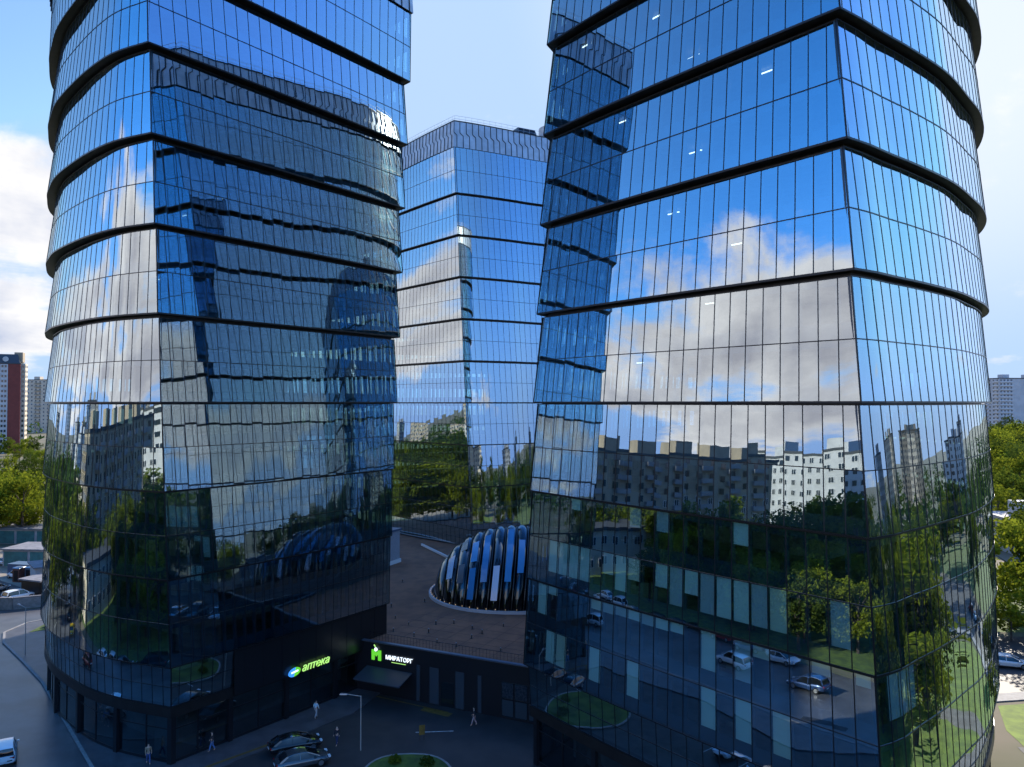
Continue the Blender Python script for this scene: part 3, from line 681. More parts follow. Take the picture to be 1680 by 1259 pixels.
# black cladding on the court side of the left tower, above its shops
cla = MB(); qq = TL.ring(-3, .25)[0]; q2 = qq[6:]
for i in range(6, len(qq) - 1):
    n_ = outn([qq], 0, i, TL.cc); a, b = qq[i], qq[i + 1]
    cla.bar((a.x, a.y, 6.5), (b.x, b.y, 6.5), 4.1, .06, (n_.x, n_.y, 0))
    if i % 2: cla.bar((a.x + n_.x * .06, a.y + n_.y * .06, 4.4), (a.x + n_.x * .06, a.y + n_.y * .06, 8.5), .05, .03, (n_.x, n_.y, 0))
cla.build('black_cladding', M_BLACK, tower_left)
# pharmacy sign on the left tower
rB = TL.ring(-3, .2)[0]
def bpt(t, z, off=.05):
    i = min(len(rB) - 2, int(t)); p = rB[i].lerp(rB[i + 1], t - i); n = outn([rB], 0, i, TL.cc); return Vector((p.x + n.x * off, p.y + n.y * off, z)), Vector((rB[i + 1].x - rB[i].x, rB[i + 1].y - rB[i].y, 0)).normalized(), Vector((n.x, n.y, 0))
ph = empty('pharmacy_sign', (0, 0, 0), 0, 'lit pale green italic pharmacy lettering with blue and green oval on the left tower', 'shop sign')
nL = len(rB)
def nearest(px):
    best = min(range(nL), key=lambda i: abs(840 + 1250 * rB[i].x / rB[i].y - px)); return best
i0 = nearest(500); p, xd, nv = bpt(i0, 0)
text_mesh('lettering', 'аптека', 1.08, E_YG, ph, p + Vector((0, 0, 4.6)) + nv * .3, xd, .05, shear=.3, bold=.0)
c = p + Vector((0, 0, 4.82)) + nv * .3 - xd * .85
for k, (m_, a0, a1) in enumerate(((E_BL, 90, 270), (E_GR, -90, 90))):
    mb = MB(); fr = [c]; 
    for j in range(13):
        a = R(a0 + (a1 - a0) * j / 12); fr.append(c + xd * math.cos(a) * .72 + Vector((0, 0, math.sin(a) * .42)) + xd * math.sin(a) * .12)
    mb.face(fr); bk = [q - nv * .08 for q in fr]; 
    for j in range(len(fr)): mb.face([fr[j], fr[(j + 1) % len(fr)], bk[(j + 1) % len(fr)], bk[j]])
    mb.build('oval', m_, ph)
mb = MB(); mb.bar(c - xd * .42 + nv * .01, c + xd * .42 + nv * .01 + Vector((0, 0, .08)), .16, .02, nv); mb.build('oval_lettering', E_WH, ph)


# ------------------------------------------------------------------ trees
def leaf_mat(name, c1, c2, tr=.45):
    m = bpy.data.materials.new(name); m.use_nodes = True; t = m.node_tree; t.nodes.clear(); o = N(t, 'ShaderNodeOutputMaterial')
    g = N(t, 'ShaderNodeNewGeometry'); oi = N(t, 'ShaderNodeObjectInfo')
    n = N(t, 'ShaderNodeTexNoise', i={'Scale': .9, 'Detail': 3}); t.links.new(g.outputs['Position'], n.inputs['Vector'])
    f = mth(t, 'ADD', mth(t, 'MULTIPLY', g.outputs['Random Per Island'], .5), mth(t, 'MULTIPLY', n.outputs['Fac'], .6), clamp=True)
    c = mixc(t, f, c1, c2); hv = N(t, 'ShaderNodeHueSaturation'); t.links.new(c, hv.inputs['Color'])
    t.links.new(mth(t, 'MULTIPLY_ADD', oi.outputs['Random'], .5, .75), hv.inputs['Value'])
    d = N(t, 'ShaderNodeBsdfDiffuse'); tl = N(t, 'ShaderNodeBsdfTranslucent'); mx = N(t, 'ShaderNodeMixShader', i={0: tr})
    t.links.new(hv.outputs[0], d.inputs[0]); t.links.new(hv.outputs[0], tl.inputs[0]); t.links.new(d.outputs[0], mx.inputs[1]); t.links.new(tl.outputs[0], mx.inputs[2]); t.links.new(mx.outputs[0], o.inputs[0]); return m
M_LEAF = [leaf_mat('leaf_fresh', (.06, .10, .012), (.26, .28, .022), .4), leaf_mat('leaf_mid', (.04, .075, .012), (.17, .20, .022), .35), leaf_mat('leaf_dark', (.022, .046, .010), (.09, .115, .018), .3)]
M_BARK = mat('bark', (.09, .07, .055), .9, noise_amt=.4, noise_scale=3)
def leaf_quad(mb, p, s, rn):
    n = Vector((rn.gauss(0, 1), rn.gauss(0, 1), rn.gauss(.4, .9))).normalized(); q = n.orthogonal().normalized()
    q = Matrix.Rotation(rn.random() * 6.28, 3, n) @ q; t = n.cross(q); s2 = s * rn.uniform(.5, 1)
    mb.face([p - q * s, p + t * s2 * .6 - q * s * .1, p + q * s, p - t * s2 * .6 + q * s * .1])
def make_tree(kind, H, Wd, nleaf, ls, m, seed, lab, poplar=False):
    rn = random.Random(seed)
    root = empty(kind, (0, 0, 0), rn.random() * 6, lab, 'tree', 'trees around the towers')
    tb = MB(); top = Vector((rn.uniform(-.4, .4), rn.uniform(-.4, .4), H * .8)); tb.tube((0, 0, -.2), top * .5, H * .022, H * .014, 7); tb.tube(top * .5, top, H * .014, H * .004, 6)
    cl = []
    nl = 16 if not poplar else 20
    for i in range(nl):
        a = i * 2.4 + rn.uniform(-.4, .4); h = rn.uniform(.28, .92) if not poplar else .18 + .8 * i / nl
        prof = math.sin(math.pi * min(1, max(.05, (h - .12) / .95))) ** .6 if not poplar else (.35 + .65 * math.sin(math.pi * h))
        r = Wd / 2 * prof * rn.uniform(.45, .85); p = Vector((math.cos(a) * r, math.sin(a) * r, H * h))
        b = Vector((0, 0, H * h * rn.uniform(.55, .8))); tb.tube(b, p, H * .006, H * .002, 5)
        for k in range(3):
            q = p + Vector((rn.gauss(0, 1), rn.gauss(0, 1), rn.gauss(0, .8))) * Wd * .09; cl.append((q, Wd * rn.uniform(.10, .19)))
    tb.build('trunk', M_BARK, root)
    mb = MB()
    for i in range(nleaf):
        c, r = rn.choice(cl); d = Vector((rn.gauss(0, 1), rn.gauss(0, 1), rn.gauss(0, .8))); d = d.normalized() * r * rn.random() ** .35
        leaf_quad(mb, c + d, ls * rn.uniform(.6, 1.2), rn)
    mb.build('crown', m, root)
    return root
TK = [make_tree('broadleaf_tree', 15, 11, 3400, .42, M_LEAF[0], 1, 'tall bright green broadleaf tree with loose crown'),
      make_tree('broadleaf_tree', 13, 10, 3000, .42, M_LEAF[1], 2, 'mid green broadleaf tree with rounded crown'),
      make_tree('broadleaf_tree', 17, 11, 3400, .45, M_LEAF[2], 3, 'dark green tall broadleaf tree with dense crown'),
      make_tree('poplar_tree', 21, 6, 2600, .42, M_LEAF[1], 4, 'narrow tall poplar tree with mid green leaves', True),
      make_tree('broadleaf_tree', 9, 7, 2200, .34, M_LEAF[0], 5, 'small bright green tree with light crown')]
used_t = [False] * 5
words_ = ['first', 'second', 'third', 'fourth', 'fifth', 'sixth', 'seventh', 'eighth', 'ninth', 'tenth', 'eleventh', 'twelfth', 'thirteenth', 'fourteenth', 'fifteenth', 'sixteenth']
DESC = ['tall bright green broadleaf tree', 'mid green rounded broadleaf tree', 'dark green dense broadleaf tree', 'narrow tall poplar tree', 'small bright green tree']
def put_tree(k, x, y, sc=1.0, label=None, where='beyond the street trees'):
    if used_t[k]: o = copy_tree(TK[k])
    else: o = TK[k]; used_t[k] = True
    o.location = (x, y, 0); o.scale = (sc, sc, sc * random.uniform(.9, 1.1)); o.rotation_euler.z = random.random() * 6.28
    o['label'] = label or (DESC[k].replace(' tree', '').replace(' broadleaf', '') + ' tree ' + where)
    return o
# trees in direct view on the right
put_tree(0, 73, 107, 1.12, 'tall bright green tree nearest the right edge, above the parked white cars')
put_tree(1, 80, 118, 1.15, 'rounded green tree just behind the bright tree at the right edge')
put_tree(2, 88, 128, .95, 'dark dense tree behind the parked white cars at right')
put_tree(4, 66, 101.5, .8, 'small bright tree beside the parked white cars')
put_tree(0, 112, 176, .95, 'bright tree in front of the low flat white building at right')
put_tree(2, 84, 112, .9, 'dark crowned tree at the right edge behind the service road')
put_tree(1, 63.5, 84.5, .55, 'small tree casting leafy shade over the service road at right')
for i in range(10): put_tree((1, 0, 2)[i % 3], 128 + i * 4.5 + random.uniform(-2, 2), 196 + i * 6 + random.uniform(-6, 10), 1.1, None, 'in the row behind the low building, ' + words_[i] + ' nearest')
for i in range(16): put_tree((0, 1, 2, 0)[i % 4], (z_ := 250 + i * 16) * random.uniform(.628, .685), z_, 1.25, None, 'on the rise under the slab block, ' + words_[i] + ' nearest')
# left, direct view
put_tree(0, -120, 186, .72, 'bright green tree behind the teal garages at the left edge')
put_tree(0, -131, 193, .82, 'large bright tree behind the teal garages, second from the tower')
put_tree(2, -124, 203, .8, 'dark green tree in shade behind the bright trees at left')
put_tree(4, -117, 182, .9, 'small yellow green tree by the teal garages')
put_tree(1, -141, 208, .85, 'rounded green tree left of the dark tree beyond the garages')
for i in range(12): put_tree((2, 1, 0)[i % 3], -(z_ := 240 + i * 20) * random.uniform(.605, .67), z_, .75, None, 'on the slope near the red block, ' + words_[i] + ' nearest')
# street and court trees that show in the glass
rt = random.Random(11)
def field(n, fx, kinds, where, sc=(.85, 1.2)):
    for _ in range(n):
        x, y = fx(); put_tree(rt.choice(kinds), x, y, rt.uniform(*sc), None, where)
field(45, lambda: (rt.uniform(-112, -62), rt.uniform(-14, 62)), (1, 2, 3, 2, 0), 'across the street, mirrored in the glass')
field(14, lambda: (rt.uniform(-116, -58), rt.uniform(172, 218)), (0, 1, 2, 1), 'behind the garages, mirrored in the distant tower')
field(20, lambda: (rt.uniform(-235, -142), rt.uniform(180, 207)), (0, 1, 2), 'west of the garages, mirrored in the distant tower')
field(24, lambda: (rt.uniform(-102, -68), rt.uniform(-12, 52)), (1, 2, 3, 2), 'across the street, mirrored in the glass')
field(16, lambda: (rt.uniform(-122, -96), rt.uniform(62, 86)), (1, 2, 3), 'near the street house, mirrored in the glass')
field(22, lambda: (-30 - (u_ := rt.random()) * 38 - rt.uniform(3, 16), 28 + u_ * 38 - rt.uniform(0, 14)), (0, 1, 2), 'at the street lawn edge, mirrored in the glass', (.55, .85))
field(10, lambda: (rt.uniform(52, 74), rt.uniform(34, 62)), (1, 2, 3, 0), 'on the near lawn, mirrored in the nearest tower', (.7, .95))
field(13, lambda: (rt.uniform(-78, -62), rt.uniform(140, 166)), (0, 1, 2), 'on the hidden side of the yard, mirrored in the distant tower', (.8, 1.05))
field(9, lambda: (rt.uniform(-24, 6), rt.uniform(-6, 12)), (1, 2, 4), 'by the car park corner, mirrored in the glass', (.6, .85))
field(10, lambda: (-(y_ := rt.uniform(138, 170)) * .70 - rt.uniform(2, 34), y_), (0, 1, 2), 'at the far side of the yard, mirrored in the distant tower')
field(24, lambda: (rt.uniform(62, 112), rt.uniform(14, 62)), (0, 1, 2, 3), 'on the park lawn, mirrored in the right tower')
field(20, lambda: ((x := rt.uniform(95, 190)), rt.uniform(20, min(135, x / .70))), (0, 1, 2, 3, 1), 'in the park beside the nearest tower')
field(12, lambda: (rt.uniform(40, 58), rt.uniform(8, 36)), (4, 1), 'near the car park, mirrored in the right tower', (.6, .85))
field(14, lambda: (rt.uniform(-118, -80), rt.uniform(84, 112)), (0, 1, 3), 'by the side road junction, mirrored in the left tower')
field(8, lambda: (rt.uniform(-60, 30), rt.uniform(-50, -18)), (1, 2, 3), 'behind the car park, mirrored low in the towers')

# far-off woods: one mass of leaf clumps
mb = MB(); rw = random.Random(21)
def wood(xc, yc, H, W):
    for k in range(46):
        d = Vector((rw.gauss(0, 1), rw.gauss(0, 1), abs(rw.gauss(.3, .8)))).normalized()
        leaf_quad(mb, Vector((xc, yc, H * .45)) + Vector((d.x * W, d.y * W, d.z * H * .55)) * rw.uniform(.75, 1), rw.uniform(1.1, 2.0), rw)
    for k in range(8):
        a = rw.random() * 6.28; leaf_quad(mb, Vector((xc + math.cos(a) * W * .8, yc + math.sin(a) * W * .8, H * .2)), 2.6, rw)
for _ in range(1500):
    a = rw.uniform(0, 2 * math.pi); r = 250 + 900 * rw.random() ** 1.3; x, y = math.sin(a) * r, math.cos(a) * r
    if y > 0 and abs(x) < y * .70 and r < 520: continue
    if 0 < -x / max(y, 1) < .68 and y > 0 and r < 700 and x > -y * .58: continue
    wood(x, y, rw.uniform(10, 17), rw.uniform(5, 9))
for _ in range(420):
    y = rw.uniform(140, 300); x = -y * rw.uniform(.72, 1.9) - 4
    if x < -175: wood(x, y, rw.uniform(9, 15), rw.uniform(4.5, 7))
for _ in range(160):
    x = rw.uniform(130, 330); y = rw.uniform(-20, x / .75); wood(x, y, rw.uniform(10, 16), rw.uniform(5, 8))
tag(mb.build('distant_woods', leaf_mat('leaf_far', (.045, .085, .018), (.10, .15, .03), .3)), 'far green woods spreading to the horizon between the apartment blocks', 'woods', kind='stuff')

# ------------------------------------------------------------------ buildings round about
M_PANE = mat('window_pane', (.02, .03, .04), .08, spec=.8)
M_FRAMEW = mat('window_frame_white', (.55, .55, .55), .6)
M_ROOFD = mat('dark_roof', (.05, .055, .06), .8)
def building(name, label, x, y, rz, W, D, H, floors, wallm, cols=(10, 5), sides=(1, 1, 0, 1), win=(1.5, 1.5), panels=None, balc=None, roofb=True, skip=(), roofm=None, cat='apartment building', base=0):
    """W along local x, D along local y; sides: front(-y) right(+x) back(+y) left(-x)"""
    b = empty(name, (x, y, base), rz, label, cat, 'buildings around the towers')
    mb = MB(); mb.box((0, 0, H / 2), (W, D, H)); wl = mb.build('wall', wallm, b)
    mb = MB(); mb.box((0, 0, H + .35), (W + .5, D + .5, .7)); rf = mb.build('roof', roofm or M_ROOFD, b)
    if roofb:
        for k in range(roofb if isinstance(roofb, int) and roofb > 1 else 2):
            mb = MB(); n_ = roofb if roofb > 1 else 2; mb.box((-W / 2 + W * (k + .5) / n_, 0, H + 2.2), (min(6, W * .2), min(6, D * .5), 3.2)); mb.build('lift_housing', wallm, rf)
    wm = MB(); ww, wh = win; wm.box((0, 0, 0), (ww + .2, .12, wh + .2)); me_o = wm.build('window', [M_FRAMEW, M_PANE], None, link=False); me = me_o.data; bpy.data.objects.remove(me_o)
    bmm = bmesh.new(); bmm.from_mesh(me)
    for sx in (-1, 1):
        vs = [bmm.verts.new((sx * ww * .26 + dx, -.085, dz)) for dx, dz in ((-ww * .21, -wh / 2), (ww * .21, -wh / 2), (ww * .21, wh / 2), (-ww * .21, wh / 2))]; f = bmm.faces.new(vs); f.material_index = 1
    bmm.to_mesh(me); bmm.free()
    fh = H / floors; cnt = 0; rest = MB()
    S = [(0, -D / 2, 0, W, cols[0]), (W / 2, 0, math.pi / 2, D, cols[1]), (0, D / 2, math.pi, W, cols[0]), (-W / 2, 0, -math.pi / 2, D, cols[1])]
    tot = sum(floors * s_[4] for s_, on in zip(S, sides) if on)
    for (ox, oy, a, L, nc), on in zip(S, sides):
        if not on: continue
        for fl_ in range(floors):
            for c in range(nc):
                if (fl_, c) in skip: continue
                u = -L / 2 + L * (c + .5) / nc; z = fh * (fl_ + .55)
                p = Vector((ox + math.cos(a) * u, oy + math.sin(a) * u, z)) + Vector((math.sin(a), -math.cos(a), 0)) * .05
                if cnt < 100:
                    o = bpy.data.objects.new('window', me); COL.objects.link(o); o.parent = b; o.location = p; o.rotation_euler = (0, 0, a); cnt += 1
                else:
                    e = Vector((math.cos(a), math.sin(a), 0)); o_ = Vector((math.sin(a), -math.cos(a), 0)) * .06
                    rest.face([p - e * ww / 2 - Vector((0, 0, wh / 2)) + o_, p + e * ww / 2 - Vector((0, 0, wh / 2)) + o_, p + e * ww / 2 + Vector((0, 0, wh / 2)) + o_, p - e * ww / 2 + Vector((0, 0, wh / 2)) + o_])
        if balc:
            for fl_ in range(floors):
                mb = MB(); z = fh * fl_ + .5; 
                for u0, u1 in balc[1]:
                    u = (u0 + u1) / 2 * L; l = (u1 - u0) * L
                    mb.box((ox + math.cos(a) * u + math.sin(a) * .5, oy + math.sin(a) * u - math.cos(a) * .5, z + .1), (l, 1.0, 1.15), a)
                mb.build('balcony', balc[0], b)
    if rest.f: o = rest.build('window', M_PANE, b); o['kind'] = 'stuff'
    return b
M_BRICK = mat('red_brick', (.20, .045, .035), .85, noise_amt=.2, noise_scale=.5)
M_CREAM = mat('cream_render', (.55, .47, .36), .85, noise_amt=.15, noise_scale=.2)
M_PALE = mat('pale_render_wall', (.50, .50, .50), .85, noise_amt=.15, noise_scale=.2)
M_GREYB = mat('grey_concrete_wall', (.27, .27, .28), .9, noise_amt=.2, noise_scale=.2)
M_BEIGE = mat('beige_concrete_wall', (.34, .28, .20), .9, noise_amt=.2, noise_scale=.2)
# red brick tower at the left edge: brick front, white window strip, cream side bay, dark mansard roof
rb_ = building('brick_tower_block', 'tall red brick apartment block with white window strip and dark roof at the left edge', -319.5, 479, R(25), 20, 18, 55.5, 18, M_BRICK, cols=(1, 4), sides=(0, 1, 0, 0), roofb=False)
mb = MB(); mb.box((1.3, -9.05, 27.7), (4.1, .25, 55.3)); mb.build('wall_strip', M_PALE, rb_)
wmn = MB(); wmn.box((0, 0, 0), (1.1, .14, 1.5)); wo = wmn.build('window', M_PANE, None, link=False)
for f in range(18):
    for dx in (.5, 2.15):
        o = bpy.data.objects.new('window', wo.data); COL.objects.link(o); o.parent = rb_; o.location = (dx, -9.2, 55.5 / 18 * (f + .55))
mb = MB(); mb.box((11.1, -2, 28), (2.4, 10, 56)); mb.build('wall_bay', M_CREAM, rb_)
for f in range(18):
    for yy in (-6.5, -3, .5):
        o = bpy.data.objects.new('window', wo.data); COL.objects.link(o); o.parent = rb_; o.location = (12.35, yy + 1, 55.5 / 18 * (f + .55)); o.rotation_euler = (0, 0, math.pi / 2)
    o = bpy.data.objects.new('window', wo.data); COL.objects.link(o); o.parent = rb_; o.location = (11.1, -7.05, 55.5 / 18 * (f + .55))
mb = MB(); mb.box((0, 0, 58.6), (19.8, 17.6, 6.2), 0, .82); mb.build('mansard', mat('mansard_dark', (.035, .05, .07), .6), rb_)
mb = MB(); mb.box((8.5, -2, 60), (4.5, 9, 6)); mb.build('stair_housing', M_BEIGE, rb_)
mb = MB(); mb.tube((2, -8.9, 58.6), (2, -8.2, 58.6), 1.6, n=16); mb.build('dormer', M_PALE, rb_)
building('apartment_block', 'distant beige and brown panel apartment block between red block and tower', -497, 800, 0, 50, 16, 55, 14, M_CREAM, cols=(12, 4), balc=(M_BEIGE, [(-.28, -.16), (.02, .14), (.3, .42)]), roofb=3)
# grey slab at the right edge
gb_ = building('slab_block', 'grey slab apartment block with balcony rows above the trees at right', 436, 660, R(6), 44, 18, 52, 16, M_PALE, cols=(14, 4), balc=(M_FRAMEW, [(-.49, -.23), (.12, .46)]), roofb=2, skip=[(f, c) for f in range(16) for c in (4, 5, 6, 7, 8)])
building('slab_block', 'grey slab apartment block partly behind the tower edge at right', 413, 720, R(2), 22, 16, 46, 14, M_PALE, cols=(7, 4), balc=(M_FRAMEW, [(-.45, .45)]), roofb=2)
building('low_building', 'low flat roofed white building among trees at the right edge', 115.5, 163, R(-8), 22, 15, 6.5, 2, M_PALE, cols=(8, 4), roofb=2, roofm=mat('pale_roof', (.42, .38, .36), .8), cat='building')
# street side blocks mirrored in the glass
building('apartment_block', 'long nine storey beige apartment block mirrored in the nearest tower', -130, 60, R(53.1), 78, 14, 28.5, 9, M_BEIGE, cols=(18, 4), sides=(1, 1, 0, 0), balc=(M_GREYB, [(-.46, -.40), (-.33, -.27), (-.2, -.14), (-.07, -.01), (.06, .12), (.19, .25), (.32, .38)]), roofb=6)
building('apartment_block', 'white apartment block mirrored at the sharp corner of the right tower', -190, 8, R(53.1 + 90), 44, 16, 30, 9, M_PALE, cols=(12, 5), sides=(1, 1, 1, 1), roofb=2)
building('apartment_block', 'pale cream five storey block mirrored in the curve of the left tower', -172, 108, R(48), 16, 30, 17, 5, M_CREAM, cols=(4, 10), sides=(1, 1, 1, 1), roofb=2)
rs = random.Random(9)
far = [(x, y, h if x < 0 else h * .62 // 3 * 3, c) for x, y, h, c in [(-290, 128, 45, 'cream'), (-350, 186, 27, 'pale'), (-420, 165, 36, 'grey'), (-520, 215, 45, 'pale'), (-430, 212, 33, 'beige'), (-700, -150, 40, 'cream'),
       (-400, 330, 36, 'cream'), (-560, 350, 48, 'pale'), (-470, 262, 33, 'grey'),
       (260, 60, 58, 'grey'), (330, 120, 66, 'cream'), (300, 190, 52, 'pale'), (400, 150, 72, 'beige'), (280, 0, 48, 'pale'), (360, 230, 60, 'grey'), (450, 270, 66, 'pale'), (230, -60, 52, 'cream')]]
MM = dict(cream=M_CREAM, pale=M_PALE, grey=M_GREYB, beige=M_BEIGE)
words = ['first', 'second', 'third', 'fourth', 'fifth', 'sixth', 'seventh', 'eighth', 'ninth', 'tenth']
ia = ib = 0
for (x, y, h, c) in far:
    if x < 0: h = int(h); lab = '%s %d storey far block beyond the street, %s in its row' % (c, h // 3, words[ia]); ia += 1
    else: h = int(h); lab = '%s %d storey far block beyond the park, %s in its row' % (c, h // 3, words[ib]); ib += 1
    building('apartment_block', lab, x, y, rs.uniform(0, 3.1), rs.uniform(18, 34), 16, h, h // 3, MM[c], cols=(rs.randint(6, 10), 4), sides=(1, 1, 1, 1), roofb=2)
# office-like house with bright front low by the street (mirrored in the left tower)
building('street_house', 'long cream two storey house behind street trees, mirrored in the left tower', -100, 62, R(60), 46, 12, 8.5, 2, M_CREAM, cols=(14, 3), sides=(1, 1, 1, 1), roofb=False, cat='house')

# ------------------------------------------------------------------ yard on the left: garages, sheds, wall, booths
M_TEAL = mat('teal_paint', (.045, .19, .19), .6, noise_amt=.3, noise_scale=1)
M_SHED = mat('shed_render', (.42, .42, .44), .85, noise_amt=.25, noise_scale=.8)
M_ROOFT = mat('felt_roof', (.22, .22, .24), .8, noise_amt=.3, noise_scale=1)
def garage(label, x, y, rz, W, D, H, nd, group='garages in the yard', doorm=None, wallm=None):
    g = empty('garage', (x, y, 0), rz, label, 'garage', group)
    mb = MB(); mb.box((0, 0, H / 2), (W, D, H)); mb.build('wall', wallm or M_SHED, g)
    mb = MB(); mb.box((0, -.1, H + .12), (W + .5, D + .7, .24)); mb.build('roof', M_ROOFT, g)
    for k in range(nd):
        mb = MB(); dw = W / nd - .6; mb.box((-W / 2 + W * (k + .5) / nd, -D / 2 - .03, H * .46), (dw, .08, H * .86)); d_ = mb.build('door', doorm or M_TEAL, g)
        mb = MB(); mb.box((-W / 2 + W * (k + .5) / nd, -D / 2 - .09, 1.1), (.08, .06, .3)); mb.build('handle', M_MULL, d_)
    return g
garage('white garage with two teal doors standing alone in the yard at left', -92.5, 150.5, R(-4), 10.5, 7, 3.2, 2)
garage('long row of garages with teal doors under the bright trees', -113, 174, R(-3), 42, 6, 3.2, 9)
garage('small white shed with flat roof beside the booths', -80.5, 134.5, R(-50), 6.5, 6, 3.3, 1, doorm=M_PALE)
garage('dark roofed lean to shed against the concrete wall', -77.5, 126, R(-20), 4.5, 3.2, 2.6, 1, doorm=M_BRONZE, wallm=M_BRONZE)
fw = empty('concrete_wall', (0, 0, 0), 0, 'long low grey concrete wall between yard and side road', 'wall')
mb = MB(); P = [(-150, 116.0), (-76, 116.9), (-66, 121.5)]
for a, b in zip(P, P[1:]): mb.bar((a[0], a[1], 0), (b[0], b[1], 0), .35, 1.7, (0, 0, 1))
mb.build('wall_panel', M_CONC, fw)
mb = MB()
for a, b in zip(P, P[1:]): mb.bar((a[0], a[1], 1.7), (b[0], b[1], 1.7), .45, .12, (0, 0, 1))
mb.build('coping', mat('coping', (.16, .16, .17), .8), fw)
for k, (x, y, c, lab) in enumerate(((-85.0, 135.6, (.10, .13, .17), 'blue grey portable toilet booth nearest the white shed'), (-86.9, 135.2, (.14, .05, .035), 'rusty red metal locker booth next to the portable toilet'))):
    b = empty('booth', (x, y, 0), R(-15), lab, 'booth'); mm = mat('booth_%s' % ('blue' if k == 0 else 'rust'), c, .6)
    mb = MB(); mb.box((0, 0, 1.2), (1.5, 1.4, 2.4)); mb.build('cabin', mm, b)
    mb = MB(); mb.box((0, 0, 2.47), (1.6, 1.5, .16), 0, .85); mb.build('roof', M_RAIL, b); mb = MB(); mb.box((0, -.72, 1.1), (.9, .05, 1.9)); mb.build('door', M_MULL, b)
ct = empty('container', (-88.5, 139.5, 0), R(-12), 'dark blue flat container standing behind the booths', 'container')
mb = MB(); mb.box((0, 0, 1.1), (5.5, 2.4, 2.2)); mb.build('body', mat('container_blue', (.05, .09, .15), .5), ct); mb = MB(); mb.box((0, 0, 2.25), (5.6, 2.5, .12)); mb.build('lid', mat('container_lid', (.09, .14, .20), .5), ct)
cf = empty('sports_cage', (-150, 238, 0), R(-3), 'dark fenced sports court frame with green netting beyond the garages', 'fence')
mb = MB()
for k in range(12): mb.tube((-22 + k * 4, 0, 0), (-22 + k * 4, 0, 4.5), .08, n=5)
mb.tube((-22, 0, 4.5), (22, 0, 4.5), .08, n=5); mb.build('post', M_MULL, cf); mb = MB(); mb.box((0, .1, 1.3), (44, .05, 2.4)); mb.build('netting', mat('net_green', (.02, .11, .07), .8), cf)

